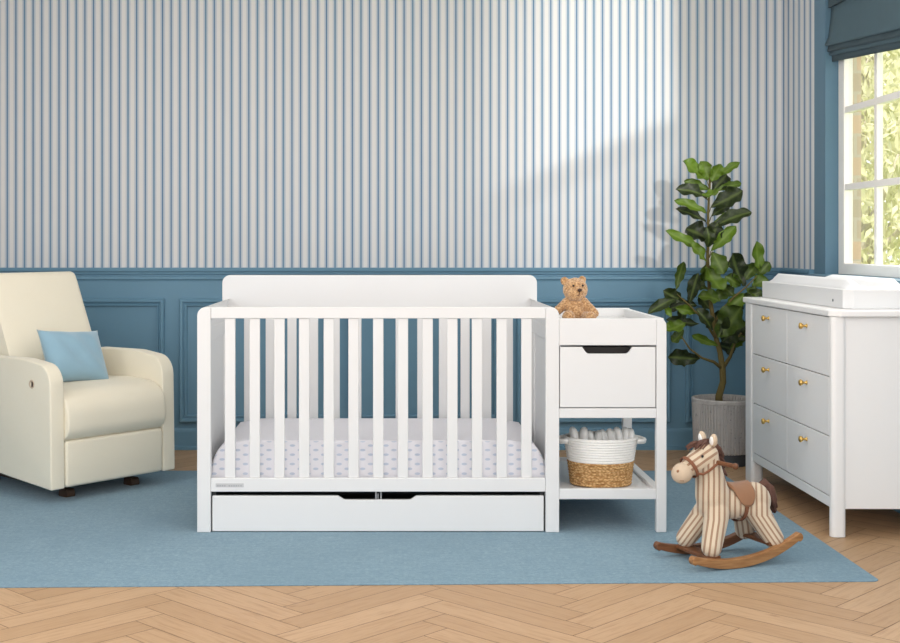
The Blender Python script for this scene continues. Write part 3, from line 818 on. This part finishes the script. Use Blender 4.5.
# ------------------------------------------------------------------ potted fiddle leaf fig
PY = 6.52; ppx = 1.735
plant = thing('potted_fig_plant', 'tall fiddle leaf fig in a ribbed grey pot beside the dresser', 'plant', (ppx, PY, 0))
PO = Vector(plant.location)
HP = .338
bm = bmesh.new()
def ribs(th, r, z): return .0045 * (1 if math.sin(th * 60) > 0 else -1) if 0.06 < z < HP - .022 and r > .13 else 0
pr = [(.145, .062)] + [(.148 + .010 * (z - .07) / .3, z) for z in (.07, .15, .25, .312)]  + [(.160, .318), (.162, HP - .004), (.160, HP), (.148, HP), (.146, .31), (.144, .28)]
lathe(bm, pr, 416, radial=ribs)
pot = obj('pot', bm, 'pot', plant, smooth=False)
bm = bmesh.new(); lathe(bm, [(.135, .001), (.138, .004), (.140, .058), (.137, .0625), (.02, .0625)], 48); obj('pot_base', bm, 'saucer', plant, smooth=False)
bm = bmesh.new(); lathe(bm, [(.142, .28), (.143, .305), (.10, .311), (.05, .313), (.002, .314)], 40); obj('soil', bm, 'soil', plant, smooth=True)
def lp(px, py, dy=0): return P(px, py, PY + dy) - PO
bm = bmesh.new()
tube(bm, [lp(719, 405), lp(719, 396), lp(723, 382), lp(722.5, 368), lp(720, 352), lp(716.5, 340), lp(713.6, 323), lp(711, 305), lp(709, 284), lp(707.5, 258), lp(708.5, 235), lp(708, 214), lp(710, 182), lp(710, 172)],
     [.022, .019, .017, .017, .014, .013, .012, .011, .0095, .008, .007, .0065, .005, .003], 12)
tube(bm, [lp(722.5, 369), lp(714, 362, -.02), lp(702, 358, -.05), lp(690, 349, -.07), lp(681, 336, -.08)], [.011, .008, .006, .005, .003], 10)
tube(bm, [lp(722.5, 369), lp(730, 357, -.02), lp(735, 343, -.05), lp(741, 333, -.08)], [.011, .009, .006, .004], 10)
tube(bm, [lp(716, 339), lp(709, 328, -.03), lp(697, 313, -.06), lp(688, 304, -.08), lp(677, 294, -.08)], [.008, .006, .005, .004, .0022], 10)
tube(bm, [lp(714, 324), lp(722, 309, -.02), lp(734, 297, -.05), lp(746, 287, -.07), lp(757, 276, -.07)], [.008, .006, .005, .004, .0022], 10)
TRUNK = bm
LEAVES = [ # base x,y  tip x,y  width  tone  depth of tip
 (707,181,683,161,17,.95,-.03),(709,180,701,161,13,.8,.0),(711,182,721,164,12,.85,-.03),(715,178,740,162,8,.9,.02),(710,190,684,181,10,.7,.03),
 (707,198,677,188,13,.05,-.06),(712,192,727,174,17,.05,.04),(714,191,742,183,8,.6,.02),(701,195,719,193,10,.95,-.10),(711,207,743,191,18,.08,-.05),
 (707,213,675,200,10,.75,-.06),(711,217,729,205,11,.1,.05),(706,222,676,208,10,.05,.04),(712,228,751,211,15,.1,-.08),(714,222,738,213,8,.65,-.02),
 (708,240,686,228,22,.03,.05),(709,246,718,222,16,.05,-.04),(707,247,708,228,12,.1,-.10),(705,250,665,231,11,.85,-.05),(706,262,690,243,11,.8,-.05),
 (711,251,736,226,12,.9,-.06),(712,252,724,274,17,.5,-.05),(706,266,722,292,20,.6,-.09),(706,262,704,282,16,.45,.02),
 (744,286,731,253,18,.03,-.06),(744,281,757,264,13,.35,.02),(760,273,756,241,12,.8,-.03),(752,286,768,279,13,.6,-.04),(741,286,726,276,12,.5,-.05),(742,300,762,291,10,.15,-.08),
 (676,290,683.5,261,9,.3,-.05),(689,304,698,273,12,.05,-.07),(684,302,663,291,13,.1,-.02),(677,298,649,312,11,.12,-.1),(661,304,671,316,7,.95,-.1),
 (697,305,669,308,12,.05,.0),(696,297,721,300,15,.6,-.04),(697,313,676,308,9,.7,-.10),(712,330,697,309,14,.05,-.06),(700,324,666,320,10,.08,-.02),
 (686,322,666,331,14,.75,-.09),(719,346,691,335,8,.6,-.08),(700,359,667,357,16,.03,-.09),(717,338,742,307,26,.3,-.09),(722,342,746,322,26,.05,-.06),
 (731,348,745,336,10,.7,-.08),(722,313,746,294,13,.7,-.05),(724,318,741,300,16,.1,.03),(713,300,728,288,14,.45,.04),(713,326,728,312,15,.05,.05),
 (735,297,722,286,11,.35,.02),(717,344,735,350,14,.05,.04),(741,333,756,318,14,.5,-.06),(728,340,722,320,14,.1,-.02),(746,287,760,300,13,.35,-.09),
 (684,330,672,343,10,.4,-.03),(708,290,692,283,11,.3,.05),(711,310,700,296,12,.15,.06),(757,276,770,262,10,.4,.0),(688,306,680,320,10,.25,.03)]
def leaf(bm, tl, base, tip, w, tone, seed):
    r = random.Random(seed); d = tip - base; Ln = d.length; d.normalize()
    view = Vector((r.uniform(-.35, .35), -1, r.uniform(.15, .75))).normalized()
    nrm = (view - d * view.dot(d)).normalized(); side = d.cross(nrm)
    NL, NW = 18, 8; g = []
    bend = r.uniform(-.10, .16) * Ln; tw = r.uniform(-.25, .25)
    for i in range(NL + 1):
        t_ = i / NL; prof = (math.sin(PI * t_ ** 1.22) ** .62) * (.78 + .34 * t_) if 0 < t_ < 1 else 0.02
        prof = max(prof, .03); row = []
        for j in range(NW + 1):
            s = (j / NW - .5) * 2; wave = .12 * w * math.sin(t_ * 15 + (2 if s > 0 else 0) + seed) * abs(s) ** 2
            ww = w * .5 * prof * (1 + .09 * math.sin(t_ * 22 + seed * (1 if s > 0 else 2)))
            cup = .22 * w * prof * s * s
            p_ = base + d * (Ln * t_) + side * (ww * s) + nrm * (cup + wave + bend * math.sin(PI * t_) - bend * .8 * t_ * t_) + nrm * (tw * ww * s * t_)
            row.append(bm.verts.new(p_))
        g.append(row)
    for i in range(NL):
        for j in range(NW):
            f = bm.faces.new((g[i][j], g[i][j + 1], g[i + 1][j + 1], g[i + 1][j])); f.smooth = True
            for lpz in f.loops:
                ii, jj = (i, j)
                on_mid = lpz.vert in (g[i][NW // 2], g[i + 1][NW // 2])
                rib = 1.0 if on_mid else (.15 if (i + abs(j - NW // 2)) % 3 == 0 else 0)
                lpz[tl] = (min(1, max(0, tone + r.uniform(-.04, .04))), rib * .55, 0, 1)
bm = bmesh.new(); tl_ = bm.loops.layers.float_color.new('tone')
for i, (x0, y0, x1, y1, w, tone, dy) in enumerate(LEAVES):
    leaf(bm, tl_, lp(x0, y0, dy * .3), lp(x1, y1, dy), w * 1.1 * PY / F, tone, i)
fo = obj('foliage', bm, 'leaf', plant)
for i, (x0, y0, x1, y1, w, tone, dy) in enumerate(LEAVES):
    if x0 > 700 and x0 < 722 and y0 < 275: tube(TRUNK, [lp(709, y0 + 6), lp(x0, y0, dy * .3)], .0022, 5)
obj('trunk', TRUNK, 'bark', plant, smooth=True)

# ------------------------------------------------------------------ armchair
FA = math.atan2(-.65, .76)
ac = Vector((-1.240 - .76 * .42, 5.707 + .65 * .42, RZ))
chair = thing('armchair', 'cream upholstered nursery glider armchair by the left wall', 'armchair', ac, FA)
def ao(name, bm, mat='cream', parent=chair, bevel=.0, **k): return obj(name, bm, mat, parent, bevel=bevel, **k)
AW = .345
for s in (-1, 1):
    bm = bmesh.new()
    ya, yb = (s * AW, s * (AW - .072)) if s < 0 else (s * (AW - .072), s * AW)
    pts = rpoly([(-.40, .13, .03), (-.37, .59, .06), (-.10, .618, .3), (.20, .622, .3), (.412, .598, .095), (.422, .062, .008), (.10, .085, .3)], 7)
    prism(bm, pts, ya, yb, 'y')
    arm = ao('arm', bm, bevel=.024, seg=5, smooth=True, angle=50)
    if s < 0:
        # recline lever ring let into the outer face
        bm = bmesh.new(); pr = [(.0105, 0), (.0145, .002), (.0165, .0035), (.0185, .002), (.0195, 0)]
        lathe(bm, pr, 28, closed_bottom=False)
        mtx = Matrix.Translation((.275, -AW, .515)) @ Matrix.Rotation(PI / 2, 4, 'X'); bmesh.ops.transform(bm, matrix=mtx, verts=bm.verts)
        rg = obj('lever_ring', bm, 'muzzle', arm, smooth=True)
        bm = bmesh.new(); prism(bm, rpoly([(.278, .503, .004), (.288, .503, .004), (.288, .528, .004), (.278, .528, .004)]), -AW - .004, -AW + .001, 'y')
        obj('recline_lever', bm, 'darkwood', arm)
# footrest / lower front
bm = bmesh.new(); box(bm, .30, .424, -.270, .270, .064, .268)
ao('footrest', bm, bevel=.016, seg=4, smooth=True)
# seat cushion: waterfall front
bm = bmesh.new()
pts = rpoly([(-.20, .27, .01), (-.20, .475, .02), (.18, .497, .3), (.440, .480, .115), (.446, .262, .07)], 8)
prism(bm, pts, -.272, .272, 'y')
sc_ = ao('seat_cushion', bm, bevel=.028, seg=5, smooth=True, angle=50)
# inner body that carries it
ao('body', B((-.36, .30, -.255, .255, .10, .30)), bevel=.02, seg=3, smooth=True)
# reclined back
bm = bmesh.new()
pts = rpoly([(.02, .42, .02), (-.055, .61, .3), (-.225, .997, .035), (-.345, .985, .05), (-.43, .60, .4), (-.40, .14, .03), (-.28, .12, .02)], 8)
N = 40; rings = []
for k in range(N + 1):
    s = -1 + 2 * k / N; y = s * .245
    ring = []
    for (x, z) in pts:
        # rounded outer top corners: pull down the top near the sides
        t_ = max(0, (abs(s) - .90) / .10); dz = .030 * (1 - math.sqrt(max(0, 1 - t_ * t_))) * max(0, min(1, (z - .85) / .12))
        fl = .022 * (1 - s * s) * max(0, min(1, (z - .45) / .2)) if x > -.30 else 0
        ring.append(bm.verts.new((x + fl, y * (1 - .02 * (z > .5) * 0), z - dz)))
    rings.append(ring)
n_ = len(pts)
for a, b in zip(rings[:-1], rings[1:]):
    for k in range(n_): bm.faces.new((a[k], a[(k + 1) % n_], b[(k + 1) % n_], b[k]))
bm.faces.new(rings[0]); bm.faces.new(list(reversed(rings[-1])))
bmesh.ops.recalc_face_normals(bm, faces=bm.faces)
ao('backrest', bm, bevel=.022, seg=5, smooth=True, angle=55)
# glider base: a foot at each corner on two runners
bm = bmesh.new()
for s in (-1, 1): box(bm, -.33, .29, s * .18 - .018, s * .18 + .018, .030, .062)
box(bm, -.22, -.18, -.18, .18, .045, .099); box(bm, .14, .18, -.18, .18, .045, .099)
gbase = ao('glider_base', bm, 'darkwood', bevel=.004)
for sx in (-.30, .30):
    for s in (-1, 1):
        bm = bmesh.new(); prism(bm, rpoly([(sx - .032, 0, .006), (sx + .035, 0, .008), (sx + .028, .034, .01), (sx - .025, .034, .006)]), s * .18 - .022, s * .18 + .022, 'y'); obj('foot', bm, 'darkwood', gbase)

# cushion on the chair, leaning on the backrest
cl_ = Vector((.03, .005, .505))
R_ = Matrix.Rotation(FA, 4, 'Z')
cw = ac + (R_ @ Vector((.130, -.02, .468)))
cush = thing('throw_cushion', 'small pale blue velvet cushion resting on the cream armchair', 'cushion', cw, FA)
def pillow(w, h, th, N=24):
    bm = bmesh.new(); sides = []
    for sgn in (1, -1):
        g = []
        for i in range(N + 1):
            row = []
            for j in range(N + 1):
                a = -1 + 2 * i / N; b = -1 + 2 * j / N
                e = (1 - abs(a) ** 3.2) * (1 - abs(b) ** 3.2)
                # corners poke out, edges pull in
                pa = a * (1 - .09 * (1 - b * b) * abs(a) ** 2 * 1.0); pb = b * (1 - .10 * (1 - a * a) * abs(b) ** 2)
                if sgn < 0 and (i in (0, N) or j in (0, N)): row.append(sides[0][i][j]); continue
                wr = .004 * math.sin(9 * a + 5 * b) * e
                row.append(bm.verts.new((sgn * (th / 2) * e ** .55 + wr, pa * w / 2, pb * h / 2)))
            g.append(row)
        sides.append(g)
        for i in range(N):
            for j in range(N):
                q = (g[i][j], g[i + 1][j], g[i + 1][j + 1], g[i][j + 1])
                bm.faces.new(q if sgn > 0 else tuple(reversed(q)))
    return bm
bm = pillow(.335, .272, .115)
bmesh.ops.transform(bm, matrix=Matrix.Translation((0.0, 0, .139)) @ Matrix.Rotation(math.radians(-28), 4, 'Y') @ Matrix.Rotation(math.radians(-4), 4, 'X'), verts=bm.verts)
obj('cushion_cover', bm, 'cushion', cush, smooth=True)

# ------------------------------------------------------------------ rocking horse
ha = math.atan2(-.35, -.94)
HC = Vector((1.213, 4.518, RZ))
horse = thing('rocking_horse', 'striped plush rocking horse on curved brown wooden rockers', 'toy horse', HC, ha)
def ho(name, bm, mat, parent=horse, **k): return obj(name, bm, mat, parent, **k)
# body: one continuous plush surface (forward is +x, near side is +y)
bm = bmesh.new()
ellipsoid(bm, (-.035, 0, .205), (.125, .062, .062))
ellipsoid(bm, (.055, 0, .215), (.062, .060, .072))
ellipsoid(bm, (-.115, 0, .205), (.062, .064, .066))
capsule(bm, (.060, 0, .235), (.082, 0, .365), .062, .042)
capsule(bm, (.088, 0, .378), (.150, 0, .345), .046, .036)
ellipsoid(bm, (.092, 0, .385), (.046, .042, .044))
capsule(bm, (.062, .030, .175), (.118, .078, .070), .045, .036)
capsule(bm, (.062, -.030, .175), (.118, -.078, .070), .045, .036)
capsule(bm, (-.105, .030, .175), (-.145, .078, .080), .048, .036)
capsule(bm, (-.105, -.030, .175), (-.135, -.078, .080), .048, .036)
ho('body', bm, 'horse', remesh=.0045, ssmooth=6)
# muzzle
bm = bmesh.new(); ellipsoid(bm, (.186, 0, .322), (.040, .037, .036), rot=(0, .5, 0)); mz = ho('muzzle', bm, 'muzzle', smooth=True)
for s in (-1, 1):
    bm = bmesh.new(); ellipsoid(bm, (.214, s * .017, .333), (.006, .005, .006)); obj('nostril', bm, 'leather', mz, smooth=True)
bm = bmesh.new(); tube(bm, [(.1965 + .021 * math.cos(a) - .003, .031 * math.sin(a), .300) for a in [(-1 + k / 6) * 1.35 for k in range(13)]], .0010, 6); obj('mouth', bm, 'strap', mz)
# ears
for s in (-1, 1):
    bm = bmesh.new(); ellipsoid(bm, (.078, s * .034, .437), (.012, .017, .024), rot=(-s * .25, .1, 0)); e_ = ho('ear', bm, 'muzzle', smooth=True)
    bm = bmesh.new(); ellipsoid(bm, (.0865, s * .034, .435), (.006, .011, .017), rot=(-s * .25, .1, 0)); obj('inner_ear', bm, 'cloth_roll', e_, smooth=True)
    bm = bmesh.new(); ellipsoid(bm, (.128, s * .0385, .384), (.0052, .0036, .0056)); ho('eye', bm, 'eye', smooth=True)
    # handle
    bm = bmesh.new(); capsule(bm, (.066, s * .035, .358), (.052, s * .122, .358), .0082, .0082); hd = ho('handle', bm, 'rocker_d', smooth=True)
    bm = bmesh.new(); ellipsoid(bm, (.052, s * .124, .358), (.0115, .0115, .0115)); obj('handle_end', bm, 'rocker_d', hd, smooth=True)
# yarn mane: lock by lock down the back of the neck, fringe over the forehead
def locks(bm, pts, rnd, r=.006):
    for c, d in pts:
        for q in range(4):
            o_ = Vector((rnd.uniform(-.007, .007), rnd.uniform(-.010, .010), rnd.uniform(-.006, .006)))
            a = Vector(c) + o_; dd = Vector(d) * rnd.uniform(.8, 1.2)
            tube(bm, [a, a + dd * .5 + Vector((0, rnd.uniform(-.006, .006), .003)), a + dd], [r, r * .9, r * .45], 6)
rnd = random.Random(3); bm = bmesh.new(); pts = []
for k in range(13):
    f = k / 12; z = .428 - .165 * f; x = .062 - .030 * f - .018 * math.sin(f * PI)
    pts.append(((x, 0, z), (-.016, .018 * (1 if k % 2 else -1) * .6, -.026)))
locks(bm, pts, rnd, .0068)
ho('mane', bm, 'mane', smooth=True)
bm = bmesh.new(); pts = [((.075 + .008 * k, .006 * (k % 3 - 1), .430 - .001 * k), (.030, .012 * (k % 3 - 1), -.016)) for k in range(7)]
locks(bm, pts, rnd, .006); ho('forelock', bm, 'mane', smooth=True)
bm = bmesh.new(); pts = [((-.172 - .001 * k, .009 * (k % 3 - 1), .250), (-.030 + .004 * (k % 3), .005 * (k % 4 - 1.5), -.085 + .008 * (k % 3))) for k in range(8)]
locks(bm, pts, rnd, .008)
tube(bm, [(-.140, 0, .250), (-.162, 0, .264), (-.184, 0, .240), (-.198, 0, .20), (-.202, 0, .165)], [.012, .018, .020, .018, .010], 8)
ho('tail', bm, 'mane', smooth=True)
# saddle draped across the back
bm = bmesh.new(); NI, NJ = 16, 24; g = []
for i in range(NI + 1):
    a = -1 + 2 * i / NI; row = []
    ext = (1.62 - .12 * a) * math.sqrt(max(0.0, 1 - abs(a) ** 2.6)) 
    for j in range(NJ + 1):
        th = (-1 + 2 * j / NJ) * ext
        x = -.040 + a * .052 * (1 - .12 * abs(math.sin(th)))
        ry, rz = .0670, .0690
        ridge = .010 * max(0, a) ** 2 * math.cos(th) + .004 * max(0, -a) ** 2
        row.append(bm.verts.new((x, ry * math.sin(th) * 1.0, .203 + (rz + ridge) * math.cos(th))))
    g.append(row)
for i in range(NI):
    for j in range(NJ): bm.faces.new((g[i][j], g[i + 1][j], g[i + 1][j + 1], g[i][j + 1]))
bmesh.ops.remove_doubles(bm, verts=bm.verts, dist=.0003)
sd = ho('saddle', bm, 'leather', smooth=True); so = sd.modifiers.new('thick', 'SOLIDIFY'); so.thickness = .006; so.offset = 0
bm = bmesh.new()
pts = [(-.040, .0662 * math.sin(a), .204 + .0662 * math.cos(a)) for a in [2 * PI * k / 36 for k in range(37)]]
def band(bm, pts, wdir, w, th):
    wd = Vector(wdir).normalized(); rs = []
    c = sum((Vector(p) for p in pts), Vector()) / len(pts)
    for p in pts:
        p = Vector(p); o_ = (p - c).normalized()
        rs.append([bm.verts.new(p + wd * w * sx + o_ * th * so_) for sx, so_ in ((-.5, 0), (.5, 0), (.5, 1), (-.5, 1))])
    for a, b in zip(rs[:-1], rs[1:]):
        for k in range(4): bm.faces.new((a[k], a[(k + 1) % 4], b[(k + 1) % 4], b[k]))
band(bm, pts, (1, 0, 0), .014, .003); obj('girth_strap', bm, 'strap', sd, smooth=False)
# bridle: noseband + reins up to the handle
bm = bmesh.new()
ax = Vector((.86, 0, -.50)).normalized(); upv = Vector((.50, 0, .86)).normalized(); cN = Vector((.156, 0, .341))
pts = [cN + upv * (.0395 * math.cos(a)) + Vector((0, 1, 0)) * (.0385 * math.sin(a)) for a in [2 * PI * k / 36 for k in range(37)]]
band(bm, pts, ax, .012, .003); bd_ = ho('noseband', bm, 'strap')
for s in (-1, 1):
    bm = bmesh.new(); tube(bm, [(.150, s * .0405, .325), (.130, s * .047, .322), (.105, s * .050, .335), (.080, s * .047, .350), (.066, s * .046, .357)], .0045, 8); obj('rein', bm, 'strap', bd_, smooth=True)
# rockers
def rocker(y, mat):
    bm = bmesh.new(); N = 22; lowp = []; upp = []; R = .50
    for k in range(N + 1):
        f = -1 + 2 * k / N; x = -.018 + f * .222
        x = -.005 + f * .212; zc = R - math.sqrt(R * R - (x - .045) ** 2) + .0005
        hgt = .034 - .008 * abs(f) ** 2
        if x > .12: hgt *= 1.0
        lowp.append((x, zc)); upp.append((x - .05 * f * hgt * 4 * 0, zc + hgt))
    # rounded scroll ends
    def endc(x, z, sgn): return [(x + sgn * .020 * math.sin(PI * q / 8), z - .004 + .0175 * (1 - math.cos(PI * q / 8))) for q in range(1, 8)]
    pts = lowp + endc(lowp[-1][0], lowp[-1][1], 1) + list(reversed(upp)) + [(x, z) for x, z in reversed(endc(lowp[0][0], lowp[0][1], -1))]
    prism(bm, pts, y - .0135, y + .0135, 'y')
    return ho('rocker', bm, mat, bevel=.003)
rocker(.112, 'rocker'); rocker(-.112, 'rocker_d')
for x in (.120, -.140):
    zc = .50 - math.sqrt(.50 ** 2 - (x - .045) ** 2) + .024
    o = ho('cross_bar', B((x - .028, x + .028, -.0985, .0985, zc, zc + .014)), 'rocker_d', bevel=.003)

# ------------------------------------------------------------------ light
world = bpy.data.worlds.new('sky'); scene.world = world; world.use_nodes = True
wt = world.node_tree; bg = wt.nodes['Background']; bg.inputs[0].default_value = (.97, .98, 1.0, 1); bg.inputs[1].default_value = 1.6
def area(name, loc, target, size, power, color=(1, 1, 1), sy=None, spread=None):
    ld = bpy.data.lights.new(name, 'AREA'); ld.energy = power; ld.color = color; ld.size = size
    if sy: ld.shape = 'RECTANGLE'; ld.size_y = sy
    if spread: ld.spread = spread
    o = bpy.data.objects.new(name, ld); COL.objects.link(o); o.location = loc
    o.rotation_euler = (Vector(target) - Vector(loc)).to_track_quat('-Z', 'Y').to_euler(); return o
area('ceiling_fill', (-.2, 3.2, 2.7), (-.2, 3.2, 0), 4.0, 28, (1, .985, .97), 4.5)  # added overhead fill, no such lamp in the room
area('front_fill', (-.3, .2, 1.3), (0, 5.6, .7), 2.6, 31, (1, .985, .97), 1.6)  # added fill from the camera side
area('left_fill', (LX + .1, 3.3, 1.35), (2, 4.8, .6), 2.2, 52, (1, .985, .97), 2.2)  # added fill, lifts the faces turned to the left
area('back_fill', (-.2, 4.6, 2.65), (-.1, 6.95, .6), 3.6, 4, (1, .99, .98), .8)  # added weak fill towards the back wall
area('right_fill', (WX - .1, 2.9, 1.5), (-1.2, 5.4, .5), 1.8, 30, (1, .985, .965), 1.8)  # added fill, brightens the crib panel that faces right
area('window_glow', (WX - .14, 5.4, 1.6), (-.2, 5.2, .6), 1.3, 10, (1, .98, .94), 1.2)
sun = bpy.data.lights.new('sun', 'SUN'); sun.energy = 5.6; sun.angle = .02; sun.color = (1, .95, .86)
so_ = bpy.data.objects.new('sun', sun); COL.objects.link(so_)
so_.rotation_euler = Vector((.25, 1.0, -1.25)).to_track_quat('-Z', 'Y').to_euler()
# low sun thrown on the back wall through the off-frame glazing: a projector lamp with a window-shaped mask
sl = bpy.data.lights.new('window_sun_patch', 'SPOT'); sl.energy = 430; sl.spot_size = math.radians(40); sl.spot_blend = .2; sl.shadow_soft_size = .045; sl.color = (1, .985, .96)
sl.use_nodes = True; tr = sl.node_tree; nn = tr.nodes; ll = tr.links
so2 = bpy.data.objects.new('window_sun_patch', sl); COL.objects.link(so2)
SL = Vector((2.0, 2.6, 2.35)); so2.location = SL; tgt = Vector((1.15, WY, 1.75))
so2.rotation_euler = (tgt - SL).to_track_quat('-Z', 'Y').to_euler()
em = nn.get('Emission') or nn.new('ShaderNodeEmission')
tc_ = nn.new('ShaderNodeTexCoord'); sx_ = nn.new('ShaderNodeSeparateXYZ'); ll.new(tc_.outputs['Normal'], sx_.inputs[0])
def lm(op, a, b=None, clamp=False):
    nd = nn.new('ShaderNodeMath'); nd.operation = op; nd.use_clamp = clamp
    for i, v in enumerate((a, b)):
        if v is None: continue
        if isinstance(v, (int, float)): nd.inputs[i].default_value = v
        else: ll.new(v, nd.inputs[i])
    return nd.outputs[0]
def sm(v, a, b):
    nd = nn.new('ShaderNodeMapRange'); nd.interpolation_type = 'SMOOTHSTEP'; ll.new(v, nd.inputs[0]); nd.inputs[1].default_value = a; nd.inputs[2].default_value = b; return nd.outputs[0]
az = lm('ABSOLUTE', sx_.outputs[2])
U = lm('DIVIDE', sx_.outputs[0], az); V = lm('DIVIDE', sx_.outputs[1], az)
mask = lm('MULTIPLY', sm(U, -.17, -.02), lm('SUBTRACT', 1.0, sm(U, .088, .105)))
mask = lm('MULTIPLY', mask, sm(V, -.24, -.12))
bar = lm('ABSOLUTE', lm('SUBTRACT', lm('SUBTRACT', V, lm('MULTIPLY', U, .38)), -.035))
mask = lm('MULTIPLY', mask, lm('MAXIMUM', sm(bar, .006, .022), .45))
mask = lm('MULTIPLY', mask, lm('ADD', .5, lm('MULTIPLY', .5, sm(lm('SUBTRACT', V, lm('MULTIPLY', U, .38)), -.06, -.01))))
ll.new(mask, em.inputs['Strength'])

scene.view_settings.view_transform = 'Standard'
scene.view_settings.look = 'None'
scene.view_settings.exposure = 0.0
